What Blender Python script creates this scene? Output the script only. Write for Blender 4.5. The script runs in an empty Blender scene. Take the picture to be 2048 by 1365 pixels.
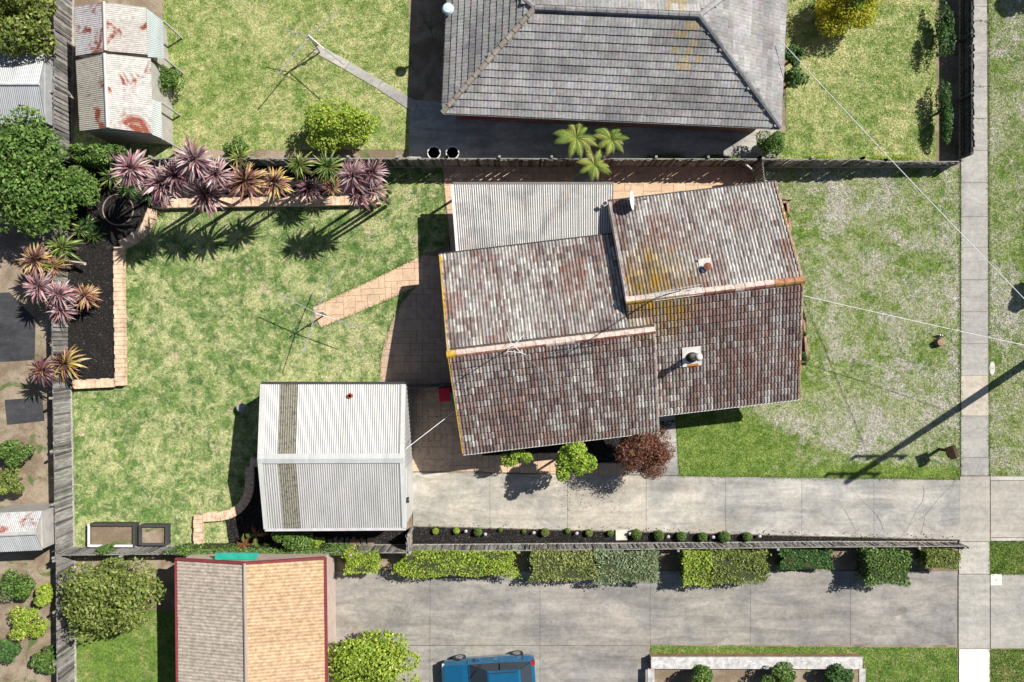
import bpy, math, random
import numpy as np
from mathutils import Vector, Matrix
random.seed(7); rng = np.random.default_rng(7)
SC = bpy.context.scene
COL = SC.collection
H, F = 36.0, 1512.0            # camera height (m) and focal length in photo pixels (2048 wide)

# ------------------------------------------------------------------ camera, sky, sun
cd = bpy.data.cameras.new('camera'); cam = bpy.data.objects.new('camera', cd); COL.objects.link(cam)
cam.location = (0, 0, H); cam.rotation_euler = (0, 0, 0)
cd.sensor_fit = 'HORIZONTAL'; cd.sensor_width = 36.0; cd.lens = F / 2048 * 36.0
cd.clip_start = 0.5; cd.clip_end = 2000
SC.camera = cam
SUN = Vector((0.79, 0.50, 1.0)).normalized()
w = bpy.data.worlds.new('World'); SC.world = w; w.use_nodes = True
nt = w.node_tree; nt.nodes.clear()
sky = nt.nodes.new('ShaderNodeTexSky'); sky.sky_type = 'NISHITA'; sky.sun_disc = False
sky.sun_elevation = math.asin(SUN.z); sky.sun_rotation = math.atan2(SUN.x, SUN.y)
bg = nt.nodes.new('ShaderNodeBackground'); bg.inputs['Strength'].default_value = 0.050
wo = nt.nodes.new('ShaderNodeOutputWorld')
nt.links.new(sky.outputs[0], bg.inputs[0]); nt.links.new(bg.outputs[0], wo.inputs[0])
sd = bpy.data.lights.new('sun', 'SUN'); sd.energy = 4.9; sd.angle = math.radians(0.5); sd.color = (1.0, 0.955, 0.88)
so = bpy.data.objects.new('sun', sd); COL.objects.link(so); so.location = (20, 15, 40)
so.rotation_euler = SUN.to_track_quat('Z', 'Y').to_euler()
SC.view_settings.view_transform = 'Standard'; SC.view_settings.look = 'None'
SC.view_settings.exposure = 0.50; SC.view_settings.gamma = 1.0
SC.cycles.max_bounces = 5; SC.cycles.transparent_max_bounces = 6

# ------------------------------------------------------------------ helpers
def W(px, py, z=0.0):
    k = (H - z) / F
    return ((px - 1024) * k, (682.5 - py) * k, z)
def W2(px, py, z=0.0): return W(px, py, z)[:2]
def poly(pts, z=0.0): return [W2(x, y, z) for x, y in pts]

def mesh_np(name, V, Fc, cols=None, smooth=False):
    """V (n,3), Fc (m,k) faces with k corners each, cols (m,3) one colour per face"""
    V = np.asarray(V, dtype=np.float32); Fc = np.asarray(Fc, dtype=np.int32)
    me = bpy.data.meshes.new(name); m, k = Fc.shape
    me.vertices.add(len(V)); me.vertices.foreach_set('co', V.ravel())
    me.loops.add(m * k); me.loops.foreach_set('vertex_index', Fc.ravel())
    me.polygons.add(m); me.polygons.foreach_set('loop_start', np.arange(0, m * k, k, dtype=np.int32))
    me.update(calc_edges=True)
    if cols is not None:
        a = me.color_attributes.new('Col', 'FLOAT_COLOR', 'CORNER')
        c = np.ones((m, k, 4), dtype=np.float32); c[:, :, :3] = np.asarray(cols, dtype=np.float32)[:, None, :]
        a.data.foreach_set('color', c.ravel())
    if smooth: me.polygons.foreach_set('use_smooth', np.ones(m, dtype=bool))
    return me

class MB:
    """collects simple shapes into one mesh"""
    def __init__(s, col=(0.5, 0.5, 0.5)): s.v = []; s.f = []; s.c = []; s.col = col
    def face(s, pts, col=None):
        n = len(s.v); s.v += [tuple(p) for p in pts]; s.f.append(tuple(range(n, n + len(pts)))); s.c.append(col or s.col)
    def prism(s, pg, z0, z1, col=None):
        n = len(s.v); k = len(pg); c = col or s.col
        s.v += [(x, y, z0) for x, y in pg] + [(x, y, z1) for x, y in pg]
        s.f.append(tuple(range(n + k, n + 2 * k))); s.c.append(c)
        s.f.append(tuple(range(n + k - 1, n - 1, -1))); s.c.append(c)
        for i in range(k):
            j = (i + 1) % k; s.f.append((n + i, n + j, n + k + j, n + k + i)); s.c.append(c)
    def hexa(s, p, col=None):      # 8 points: bottom 4, top 4
        n = len(s.v); c = col or s.col; s.v += [tuple(q) for q in p]
        for f in ((3, 2, 1, 0), (4, 5, 6, 7), (0, 1, 5, 4), (1, 2, 6, 5), (2, 3, 7, 6), (3, 0, 4, 7)):
            s.f.append(tuple(n + i for i in f)); s.c.append(c)
    def box(s, c, d, rz=0.0, col=None):
        ca, sa = math.cos(rz), math.sin(rz); x, y, z = c; a, b, h = d[0] / 2, d[1] / 2, d[2] / 2
        q = [(-a, -b), (a, -b), (a, b), (-a, b)]
        s.hexa([(x + p * ca - r * sa, y + p * sa + r * ca, z + e) for e in (-h, h) for p, r in q], col)
    def beam(s, p, q, wd, hh, col=None):      # rectangular bar from p to q
        p = Vector(p); q = Vector(q); d = (q - p).normalized()
        up = Vector((0, 0, 1)) if abs(d.z) < 0.95 else Vector((0, 1, 0))
        a = d.cross(up).normalized() * wd / 2; b = a.cross(d).normalized() * hh / 2
        s.hexa([p - a - b, p + a - b, q + a - b, q - a - b, p - a + b, p + a + b, q + a + b, q - a + b], col)
    def tube(s, pts, r, n=8, col=None, cap=True):
        pts = [Vector(p) for p in pts]; m = len(pts); rs = r if isinstance(r, (list, tuple)) else [r] * m
        base = len(s.v); c = col or s.col
        for i, p in enumerate(pts):
            d = (pts[min(i + 1, m - 1)] - pts[max(i - 1, 0)]).normalized()
            up = Vector((0, 0, 1)) if abs(d.z) < 0.9 else Vector((1, 0, 0))
            a = d.cross(up).normalized(); b = a.cross(d)
            for k in range(n):
                t = 2 * math.pi * k / n; s.v.append(tuple(p + (a * math.cos(t) + b * math.sin(t)) * rs[i]))
        for i in range(m - 1):
            for k in range(n):
                l = (k + 1) % n
                s.f.append((base + i * n + k, base + i * n + l, base + (i + 1) * n + l, base + (i + 1) * n + k)); s.c.append(c)
        if cap:
            s.f.append(tuple(base + k for k in range(n))); s.c.append(c)
            s.f.append(tuple(base + (m - 1) * n + k for k in range(n - 1, -1, -1))); s.c.append(c)
    def lathe(s, c, prof, n=16, col=None):    # prof: (radius, z) pairs
        s.tube([(c[0], c[1], c[2] + z) for _, z in prof], [max(r, 1e-4) for r, _ in prof], n, col)
    def mesh(s, name, off=(0, 0, 0), smooth=False):
        me = bpy.data.meshes.new(name)
        me.from_pydata([(x - off[0], y - off[1], z - off[2]) for x, y, z in s.v], [], s.f); me.update()
        a = me.color_attributes.new('Col', 'FLOAT_COLOR', 'CORNER'); d = []
        for p, c in zip(me.polygons, s.c): d += [c[0], c[1], c[2], 1.0] * p.loop_total
        a.data.foreach_set('color', d)
        if smooth: me.polygons.foreach_set('use_smooth', [True] * len(me.polygons))
        return me
    def build(s, name, mat, parent=None, smooth=False):
        return link(name, s.mesh(name, root_off(parent), smooth), mat, parent)

def root_off(o):
    r = Vector((0, 0, 0))
    while o is not None: r += o.location; o = o.parent
    return r
def link(name, me, mat=None, parent=None):
    o = bpy.data.objects.new(name, me); COL.objects.link(o)
    if mat is not None and not me.materials: me.materials.append(mat)
    o.parent = parent
    return o
def tag(o, label, cat=None, group=None, kind=None):
    o['label'] = label
    if cat: o['category'] = cat
    if group: o['group'] = group
    if kind: o['kind'] = kind
    return o
def thing(name, label, cat, loc=(0, 0, 0), group=None):
    o = bpy.data.objects.new(name, None); COL.objects.link(o); o.location = loc; o.empty_display_size = 0.2
    return tag(o, label, cat, group)
def struct(o, label, kind='structure'): o['kind'] = kind; o['label'] = label; return o

def lerp(a, b, t): return tuple(x + (y - x) * t for x, y in zip(a, b))
def jit(c, a=0.12):
    k = 1 + random.uniform(-a, a); return tuple(min(0.9, x * k * (1 + random.uniform(-a / 4, a / 4))) for x in c)
def clip(sub, rect):
    """region polygon cut by a convex counter-clockwise polygon"""
    out = list(sub)
    for i in range(len(rect)):
        a, b = rect[i], rect[(i + 1) % len(rect)]; inp, out = out, []
        if not inp: return []
        side = lambda p: (b[0] - a[0]) * (p[1] - a[1]) - (b[1] - a[1]) * (p[0] - a[0])
        for j in range(len(inp)):
            p, q = inp[j], inp[(j + 1) % len(inp)]; sp, sq = side(p), side(q)
            if sp >= 0: out.append(p)
            if (sp >= 0) != (sq >= 0):
                t = sp / (sp - sq); out.append((p[0] + (q[0] - p[0]) * t, p[1] + (q[1] - p[1]) * t))
    return out
def area(p): return 0.5 * sum(p[i][0] * p[(i + 1) % len(p)][1] - p[(i + 1) % len(p)][0] * p[i][1] for i in range(len(p)))
def ccw(p): return p if area(p) > 0 else p[::-1]
def inside(P, pg):
    x, y = P[:, 0], P[:, 1]; r = np.zeros(len(P), bool); n = len(pg)
    for i in range(n):
        (x0, y0), (x1, y1) = pg[i], pg[(i + 1) % n]
        if y0 == y1: continue
        c = ((y0 > y) != (y1 > y)) & (x < (x1 - x0) * (y - y0) / (y1 - y0) + x0); r ^= c
    return r

# ------------------------------------------------------------------ materials
class N:
    def __init__(s, name):
        s.m = bpy.data.materials.new(name); s.m.use_nodes = True; s.t = s.m.node_tree; s.t.nodes.clear()
        s.out = s.n('ShaderNodeOutputMaterial'); s.b = s.n('ShaderNodeBsdfPrincipled'); s.l(s.b.outputs[0], s.out.inputs[0])
        s.pos = s.n('ShaderNodeNewGeometry').outputs['Position']
    def n(s, t, **k):
        x = s.t.nodes.new(t)
        for a, b in k.items(): setattr(x, a, b)
        return x
    def l(s, a, b): s.t.links.new(a, b)
    def setp(s, i, v):
        if isinstance(v, (int, float, tuple)): i.default_value = v if not isinstance(v, tuple) or len(v) != 3 or i.type != 'RGBA' else (*v, 1)
        else: s.l(v, i)
    def noise(s, scale, detail=4, rough=0.6, dist=0.0, vec=None, stretch=None):
        x = s.n('ShaderNodeTexNoise'); x.inputs['Scale'].default_value = scale; x.inputs['Detail'].default_value = detail
        x.inputs['Roughness'].default_value = rough; x.inputs['Distortion'].default_value = dist
        v = vec or s.pos
        if stretch:
            m = s.n('ShaderNodeMapping'); m.inputs['Scale'].default_value = stretch; s.l(v, m.inputs[0]); v = m.outputs[0]
        s.l(v, x.inputs['Vector']); return x.outputs['Fac']
    def ramp(s, fac, stops):
        r = s.n('ShaderNodeValToRGB'); e = r.color_ramp.elements
        while len(e) < len(stops): e.new(0.5)
        for i, (p, c) in enumerate(stops):
            e[i].position = p; e[i].color = (*c, 1) if len(c) == 3 else c
        s.l(fac, r.inputs[0]); return r.outputs[0]
    def step(s, fac, a, b):
        m = s.n('ShaderNodeMapRange'); m.interpolation_type = 'SMOOTHSTEP'
        m.inputs['From Min'].default_value = a; m.inputs['From Max'].default_value = b; s.l(fac, m.inputs['Value']); return m.outputs[0]
    def mix(s, fac, a, b, mode='MIX'):
        m = s.n('ShaderNodeMix', data_type='RGBA', blend_type=mode)
        s.setp(m.inputs['Factor'], fac); s.setp(m.inputs['A'], a); s.setp(m.inputs['B'], b); return m.outputs['Result']
    def math(s, op, a, b=0.0):
        m = s.n('ShaderNodeMath', operation=op); s.setp(m.inputs[0], a); s.setp(m.inputs[1], b); return m.outputs[0]
    def val(s, fac, lo, hi):       # grey multiplier colour between lo and hi
        return s.ramp(fac, [(0.34, (lo,) * 3), (0.66, (hi,) * 3)])
    def attr(s, name='Col'):
        a = s.n('ShaderNodeAttribute'); a.attribute_name = name; return a.outputs['Color']
    def bump(s, fac, strength, dist=0.02):
        b = s.n('ShaderNodeBump'); b.inputs['Strength'].default_value = strength; b.inputs['Distance'].default_value = dist
        s.l(fac, b.inputs['Height']); s.l(b.outputs[0], s.b.inputs['Normal'])
    def done(s, col, rough=0.8, spec=0.3, metal=0.0):
        s.setp(s.b.inputs['Base Color'], col); s.b.inputs['Roughness'].default_value = rough
        s.b.inputs['Specular IOR Level'].default_value = spec; s.b.inputs['Metallic'].default_value = metal; return s.m

def m_attr(name, rough=0.8, ns=6.0, lo=0.75, hi=1.2, spec=0.25, bump=0.0, bs=30, fine=(0.85, 1.15), metal=0.0):
    n = N(name); c = n.mix(1.0, n.attr(), n.val(n.noise(ns), lo, hi), 'MULTIPLY')
    c = n.mix(1.0, c, n.val(n.noise(ns * 9, 2), *fine), 'MULTIPLY')
    if bump: n.bump(n.noise(bs), bump)
    return n.done(c, rough, spec, metal)

def m_leaf(name, rough=0.55, trans=0.28, gain=1.0):
    n = N(name); c = n.attr()
    n.done(c, rough, 0.35)
    t = n.n('ShaderNodeBsdfTranslucent'); n.setp(t.inputs[0], n.mix(1.0, c, (1.25 * gain, 1.3 * gain, 0.6), 'MULTIPLY'))
    mx = n.n('ShaderNodeMixShader'); mx.inputs[0].default_value = trans
    n.l(n.b.outputs[0], mx.inputs[1]); n.l(t.outputs[0], mx.inputs[2]); n.l(mx.outputs[0], n.out.inputs[0]); return n.m
def m_objleaf(name):               # colour from the object's own colour, a little lighter to the leaf edges
    n = N(name); oi = n.n('ShaderNodeObjectInfo'); c = n.mix(1.0, oi.outputs['Color'], n.val(n.noise(14, 2), 0.8, 1.2), 'MULTIPLY')
    c = n.mix(1.0, c, n.attr(), 'MULTIPLY')
    n.done(c, 0.38, 0.5)
    t = n.n('ShaderNodeBsdfTranslucent'); n.setp(t.inputs[0], c)
    mx = n.n('ShaderNodeMixShader'); mx.inputs[0].default_value = 0.2
    n.l(n.b.outputs[0], mx.inputs[1]); n.l(t.outputs[0], mx.inputs[2]); n.l(mx.outputs[0], n.out.inputs[0]); return n.m

def m_grass(name, g1, g2, straw, bare, s_lo, s_hi, b_lo, b_hi, seed=0.0, lush=None):
    n = N(name)
    mp = n.n('ShaderNodeMapping'); mp.inputs['Location'].default_value = (seed, seed * 0.7, 0); n.l(n.pos, mp.inputs[0]); v = mp.outputs[0]
    green = n.mix(n.step(n.noise(1.6, 5, 0.7, 0.4, v), 0.36, 0.64), g1, g2)
    big = n.noise(0.35, 6, 0.62, 0.6, v); mid = n.noise(1.9, 7, 0.78, 0.4, v)
    dry = n.math('ADD', n.math('MULTIPLY', big, 0.36), n.math('MULTIPLY', mid, 0.64))
    lu = None
    if lush:
        for (x, y, rx, ry, k) in lush:
            m_ = n.n('ShaderNodeMapping'); m_.inputs['Location'].default_value = (-x / rx, -y / ry, 0); m_.inputs['Scale'].default_value = (1 / rx, 1 / ry, 0); n.l(n.pos, m_.inputs[0])
            L_ = n.n('ShaderNodeVectorMath', operation='LENGTH'); n.l(m_.outputs[0], L_.inputs[0]); e_ = n.math('MULTIPLY', n.step(L_.outputs['Value'], 1.15, 0.55), k); lu = e_ if lu is None else n.math('MAXIMUM', lu, e_)
        dry = n.math('SUBTRACT', dry, lu)
    c = n.mix(n.step(dry, s_lo, s_hi), green, straw)
    soil = n.math('ADD', n.math('MULTIPLY', n.noise(0.45, 6, 0.66, 0.8, v), 0.54), n.math('MULTIPLY', n.noise(3.2, 7, 0.82, 0.3, v), 0.46))
    if lush: soil = n.math('SUBTRACT', soil, lu)
    c = n.mix(n.step(soil, b_lo, b_hi), c, bare)
    c = n.mix(1.0, c, n.val(n.noise(9, 5, 0.85, 0.5, v), 0.6, 1.45), 'MULTIPLY')
    c = n.mix(1.0, c, n.val(n.noise(32, 2, 0.9, 0, v), 0.6, 1.4), 'MULTIPLY')
    c = n.mix(1.0, c, n.attr(), 'MULTIPLY')
    n.bump(n.noise(28, 4, 0.8, 0.0, v), 0.5, 0.03)
    return n.done(c, 0.85, 0.15)

def m_concrete(name, base, tint, lo=0.7, hi=1.18, warm=None):
    n = N(name)
    c = n.mix(n.step(n.noise(0.55, 6, 0.65, 0.5), 0.38, 0.66), base, tint)
    c = n.mix(1.0, c, n.val(n.noise(0.9, 7, 0.7, 1.2, None, (0.35, 1.3, 1)), lo, hi), 'MULTIPLY')
    if warm: c = n.mix(n.math('MULTIPLY', n.step(n.noise(0.4, 4, 0.6, 0.2), 0.5, 0.7), 0.35), c, warm)
    c = n.mix(1.0, c, n.val(n.noise(5, 6, 0.75, 0.6), 0.82, 1.15), 'MULTIPLY')
    c = n.mix(1.0, c, n.val(n.noise(1.0, 5, 0.7, 0.3, None, (0.1, 1.7, 1)), 0.86, 1.1), 'MULTIPLY')
    c = n.mix(n.math('MULTIPLY', n.step(n.noise(2.4, 6, 0.8, 0.3), 0.60, 0.72), 0.45), c, (0.20, 0.185, 0.165))
    c = n.mix(1.0, c, n.val(n.noise(45, 3, 0.8), 0.78, 1.2), 'MULTIPLY')
    c = n.mix(1.0, c, n.attr(), 'MULTIPLY')
    n.bump(n.noise(60, 3), 0.15, 0.01)
    return n.done(c, 0.9, 0.2)

M = {}
M['tile'] = m_attr('weathered_concrete_tile', 0.85, 5.0, 0.72, 1.22, 0.2, 0.25, 40, (0.72, 1.25))
M['gtile'] = m_attr('grey_concrete_tile', 0.9, 0.8, 0.78, 1.15, 0.2, 0.2, 40, (0.85, 1.15))
M['flat'] = m_attr('painted', 0.6, 3, 0.88, 1.1, 0.3, 0, 30, (0.94, 1.06))
M['rough'] = m_attr('rough_surface', 0.9, 4, 0.7, 1.2, 0.15, 0.3, 40, (0.75, 1.25))
M['plastic'] = m_attr('moulded_plastic', 0.45, 3, 0.9, 1.08, 0.4, 0, 30, (0.97, 1.03))
M['metal'] = m_attr('aluminium_tube', 0.4, 5, 0.8, 1.1, 0.5, 0, 30, (0.9, 1.1), 0.6)
n = N('weathered_timber')
c = n.mix(1.0, n.attr(), n.val(n.noise(3, 6, 0.7, 0.3, None, (9, 9, 0.6)), 0.45, 1.4), 'MULTIPLY')
c = n.mix(1.0, c, n.val(n.noise(2.0, 4, 0.6), 0.75, 1.15), 'MULTIPLY')
n.bump(n.noise(10, 4, 0.6, 0, None, (6, 6, 0.6)), 0.4); M['wood'] = n.done(c, 0.9, 0.15)
n = N('coated_steel_sheet')
c = n.mix(1.0, n.attr(), n.val(n.noise(0.9, 5, 0.65, 0.2, None, (3.0, 0.5, 1)), 0.84, 1.08), 'MULTIPLY')
c = n.mix(1.0, c, n.val(n.noise(9, 4, 0.7), 0.93, 1.05), 'MULTIPLY'); M['steel'] = n.done(c, 0.5, 0.4, 0.15)
n = N('grimy_fibreglass_sheet')
c = n.mix(n.step(n.noise(7, 6, 0.8, 0.4), 0.48, 0.62), (0.30, 0.285, 0.23), (0.13, 0.12, 0.085))
c = n.mix(n.step(n.noise(18, 3, 0.8), 0.66, 0.7), c, (0.5, 0.48, 0.4))
c = n.mix(1.0, c, n.attr(), 'MULTIPLY'); M['grime'] = n.done(c, 0.85, 0.2)
n = N('patio_roof_sheet')
c = n.mix(n.step(n.noise(0.45, 5, 0.6, 0.3), 0.46, 0.62), n.attr(), n.mix(1.0, n.attr(), (0.66, 0.66, 0.68), 'MULTIPLY'))
c = n.mix(n.math('MULTIPLY', n.step(n.noise(0.8, 5, 0.7, 0.5), 0.52, 0.7), 0.35), c, (0.46, 0.33, 0.24))
c = n.mix(1.0, c, n.val(n.noise(22, 4, 0.8, 0, None, (1, 0.35, 1)), 0.78, 1.15), 'MULTIPLY'); M['patioroof'] = n.done(c, 0.5, 0.35)
n = N('rusted_iron_sheet')
c = n.mix(n.step(n.noise(0.8, 6, 0.7, 0.6), 0.55, 0.64), n.attr(), (0.26, 0.075, 0.045))
c = n.mix(1.0, c, n.val(n.noise(6, 4, 0.7), 0.75, 1.12), 'MULTIPLY'); M['rust'] = n.done(c, 0.8, 0.2)
n = N('stamped_concrete')
c = n.mix(1.0, n.attr(), n.val(n.noise(1.1, 6, 0.7, 0.8), 0.82, 1.12), 'MULTIPLY')
c = n.mix(n.math('MULTIPLY', n.step(n.noise(1.6, 6, 0.75, 0.8), 0.54, 0.70), 0.4), c, (0.24, 0.18, 0.14))
c = n.mix(1.0, c, n.val(n.noise(14, 5, 0.75, 0.6), 0.8, 1.18), 'MULTIPLY'); n.bump(n.noise(16, 5, 0.7, 0.5), 0.35, 0.02); M['paving'] = n.done(c, 0.75, 0.25)
M['drive'] = m_concrete('driveway_concrete', (0.46, 0.44, 0.40), (0.33, 0.325, 0.315), 0.68, 1.17, (0.50, 0.45, 0.38))
M['path'] = m_concrete('footpath_concrete', (0.42, 0.405, 0.37), (0.36, 0.35, 0.33), 0.88, 1.1)
n = N('bark_mulch')
c = n.mix(n.step(n.noise(16, 6, 0.85, 0.3), 0.42, 0.7), (0.012, 0.011, 0.011), (0.06, 0.052, 0.048))
c = n.mix(n.step(n.noise(55, 3, 0.8), 0.68, 0.74), c, (0.16, 0.145, 0.13)); n.bump(n.noise(30, 5, 0.8), 1.0, 0.05); M['mulch'] = n.done(c, 0.9, 0.2)
n = N('bare_earth')
c = n.mix(n.step(n.noise(0.6, 6, 0.7, 0.5), 0.4, 0.62), (0.20, 0.15, 0.105), (0.33, 0.27, 0.20))
c = n.mix(n.step(n.noise(0.9, 6, 0.7, 0.8), 0.54, 0.66), c, (0.10, 0.14, 0.045)); c = n.mix(1.0, c, n.val(n.noise(20, 4, 0.8), 0.7, 1.25), 'MULTIPLY')
n.bump(n.noise(20, 4), 0.5, 0.03); M['earth'] = n.done(c, 0.95, 0.1)
G_BACK = M['g_back'] = m_grass('back_lawn_grass', (0.075, 0.155, 0.042), (0.185, 0.27, 0.08), (0.42, 0.435, 0.22), (0.48, 0.41, 0.29), 0.44, 0.59, 0.555, 0.62, 3.0)
G_FRONT = M['g_front'] = m_grass('front_lawn_grass', (0.105, 0.18, 0.03), (0.205, 0.28, 0.065), (0.325, 0.345, 0.20), (0.415, 0.40, 0.345), 0.42, 0.58, 0.47, 0.595, 11.0, [(9.6, -5.3, 4.2, 2.2, 0.15), (15.5, -6.35, 8.0, 0.5, 0.12), (14.0, 1.5, 1.2, 5.0, 0.04)])
G_NEXT = M['g_next'] = m_grass('next_door_grass', (0.12, 0.20, 0.04), (0.23, 0.30, 0.085), (0.43, 0.43, 0.20), (0.46, 0.40, 0.28), 0.42, 0.60, 0.57, 0.66, 23.0)
G_LUSH = M['g_lush'] = m_grass('lush_grass', (0.085, 0.155, 0.028), (0.15, 0.225, 0.045), (0.28, 0.29, 0.12), (0.36, 0.32, 0.22), 0.48, 0.66, 0.62, 0.70, 31.0)
n = N('brick_wall')
br = n.n('ShaderNodeTexBrick'); br.inputs['Scale'].default_value = 4.3; br.inputs['Color1'].default_value = (0.32, 0.13, 0.085, 1); br.inputs['Color2'].default_value = (0.24, 0.10, 0.07, 1)
br.inputs['Mortar'].default_value = (0.4, 0.37, 0.33, 1); br.inputs['Mortar Size'].default_value = 0.015
cx = n.n('ShaderNodeSeparateXYZ'); n.l(n.pos, cx.inputs[0]); cb = n.n('ShaderNodeCombineXYZ')
n.l(n.math('ADD', cx.outputs[0], cx.outputs[1]), cb.inputs[0]); n.l(cx.outputs[2], cb.inputs[1]); n.l(cb.outputs[0], br.inputs['Vector'])
M['brick'] = n.done(n.mix(1.0, br.outputs[0], n.val(n.noise(3), 0.8, 1.15), 'MULTIPLY'), 0.9, 0.15)
n = N('window_glass'); M['glass'] = n.done((0.03, 0.04, 0.05), 0.06, 0.6)
n = N('car_paint'); M['carpaint'] = n.done(n.mix(1.0, n.attr(), n.val(n.noise(3), 0.92, 1.06), 'MULTIPLY'), 0.25, 0.6, 0.3); n.b.inputs['Coat Weight'].default_value = 0.8
M['leaf'] = m_leaf('foliage'); M['strap'] = m_objleaf('strap_leaf')
M['feather'] = m_attr('feathers', 0.6, 20, 0.9, 1.1)
M['painted_shade'] = m_concrete('painted_shade', (0.06, 0.06, 0.066), (0.045, 0.045, 0.05))  # dark colour that paints shade onto the yard ground
# ------------------------------------------------------------------ ground, lawns, paving
ONE = (1.0, 1.0, 1.0)
b = MB(ONE); b.face([(-300, -300, 0), (300, -300, 0), (300, 300, 0), (-300, 300, 0)])
struct(b.build('ground', M['earth']), 'bare brown earth under the gardens')
def sheet(name, pts, mat, z, label, kind='structure'):
    g = MB(ONE); g.face([(*p, z) for p in ccw(poly(pts))]); return struct(g.build(name, mat), label, kind)
def resample(pg, s=0.4):
    out = []
    for i in range(len(pg)):
        a, c = pg[i], pg[(i + 1) % len(pg)]; L = math.hypot(c[0] - a[0], c[1] - a[1]); k = max(1, int(L / s))
        out += [(a[0] + (c[0] - a[0]) * t / k, a[1] + (c[1] - a[1]) * t / k) for t in range(k)]
    return out
LAWN_BACK = [(146, 772), (240, 772), (246, 500), (275, 478), (298, 455), (310, 412), (762, 405), (762, 336), (884, 336), (890, 420), (897, 492), (846, 510), (632, 616),
             (645, 656), (800, 590), (832, 572), (802, 610), (789, 632), (770, 683), (761, 724), (760, 775), (560, 775), (560, 1040), (505, 1040), (505, 925), (494, 928), (492, 985), (478, 1010), (450, 1024), (390, 1028), (388, 1092), (146, 1094)]
LAWN_FRONT = [(1505, 336), (1919, 336), (1919, 958), (1360, 952), (1345, 800), (1560, 790), (1560, 420), (1480, 380)]
LAWN_BED = [(402, 1040), (455, 1040), (462, 1090), (402, 1092)]
LAWN_N1 = [(325, -40), (818, -40), (818, 300), (340, 300), (330, 200)]
LAWN_N2 = [(1572, -40), (1872, -40), (1872, 322), (1545, 322), (1572, 260)]
STRIP_A = [(1978, -40), (2200, -40), (2200, 952), (1978, 952)]
STRIP_B = [(1979, 1083), (2200, 1083), (2200, 1148), (1979, 1148)]
STRIP_C = [(1979, 1298), (2200, 1298), (2200, 1420), (1979, 1420)]
LAWN_S1 = [(150, 1240), (300, 1220), (352, 1225), (352, 1420), (130, 1420)]
LAWN_S2 = [(1300, 1291), (1915, 1296), (1915, 1420), (1728, 1420), (1728, 1312), (1300, 1312)]
LAWN_W = [(120, 250), (345, 270), (345, 318), (120, 318)]
lawns = [('lawn', LAWN_BACK, 'g_back', 'patchy sunlit back lawn round the clothesline'), ('lawn', LAWN_FRONT, 'g_front', 'dry patchy front lawn beside the driveway'),
         ('lawn', LAWN_BED, 'g_back', 'dry grass inside the small walled corner bed'), ('lawn', LAWN_N1, 'g_next', 'lawn behind the grey hipped house next door'),
         ('lawn', LAWN_N2, 'g_next', 'front lawn of the grey hipped house'), ('nature_strip', STRIP_A, 'g_front', 'long grass verge beyond the footpath'),
         ('nature_strip', STRIP_B, 'g_lush', 'short green verge between the two crossovers'), ('nature_strip', STRIP_C, 'g_lush', 'green verge below the lower crossover'),
         ('lawn', LAWN_S1, 'g_lush', 'bright green lawn beside the terracotta roofed garage'), ('lawn', LAWN_S2, 'g_lush', 'green strip below the neighbouring driveway'),
         ('lawn', LAWN_W, 'g_back', 'rough grass below the rusty sheds')]
def blades(pg, dens, mat, label, hmax=0.05, ln=(0.05, 0.12)):
    pg = ccw(pg); P = np.array(pg); lo = P.min(0); hi = P.max(0)
    lo = np.maximum(lo, (-25.5, -17.2)); hi = np.minimum(hi, (25.5, 17.2))
    n = int((hi[0] - lo[0]) * (hi[1] - lo[1]) * dens); q = rng.uniform(lo, hi, (n, 2)); q = q[inside(q, pg)]; n = len(q)
    a = rng.uniform(0, 2 * np.pi, n); L = rng.uniform(*ln, n); wd = rng.uniform(0.008, 0.018, n); t = rng.uniform(0.1, 1.0, n)
    d = np.stack([np.cos(a), np.sin(a)], 1); s = np.stack([-d[:, 1], d[:, 0]], 1)
    V = np.zeros((n, 3, 3)); V[:, 0, :2] = q - s * wd[:, None]; V[:, 1, :2] = q + s * wd[:, None]; V[:, 2, :2] = q + d * (L * (1 - 0.6 * t))[:, None]
    V[:, 0, 2] = 0.011; V[:, 1, 2] = 0.011 + rng.uniform(0, 0.02, n); V[:, 2, 2] = 0.015 + hmax * t
    c = rng.uniform(0.75, 1.35, n); cols = np.stack([c * rng.uniform(0.92, 1.1, n), c, c * 0.95], 1)
    o = link('grass', mesh_np('grass', V.reshape(-1, 3), np.arange(n * 3).reshape(-1, 3), cols), mat)
    return struct(o, label, 'stuff')
for nm, pts, mk, lab in lawns:
    sheet(nm, pts, M[mk], 0.010, lab)
blades(poly(LAWN_BACK), 900, G_BACK, 'short grass blades of the back lawn')
blades(poly(LAWN_FRONT), 800, G_FRONT, 'short dry grass blades of the front lawn')
blades(poly(LAWN_BED), 700, G_BACK, 'dry grass blades in the walled corner bed')
blades(poly(LAWN_N1), 650, G_NEXT, 'grass blades of the lawn behind the grey house')
blades(poly(LAWN_N2), 650, G_NEXT, 'grass blades in front of the grey house')
blades(poly(STRIP_A), 900, G_FRONT, 'grass blades of the long verge')
blades(poly(STRIP_B), 1200, G_LUSH, 'grass blades of the verge between crossovers', 0.08)
blades(poly(STRIP_C), 1200, G_LUSH, 'grass blades of the verge below the lower crossover', 0.08)
blades(poly(LAWN_S1), 700, G_LUSH, 'grass blades beside the terracotta garage')
blades(poly(LAWN_S2), 700, G_LUSH, 'grass blades below the neighbouring driveway')

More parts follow.
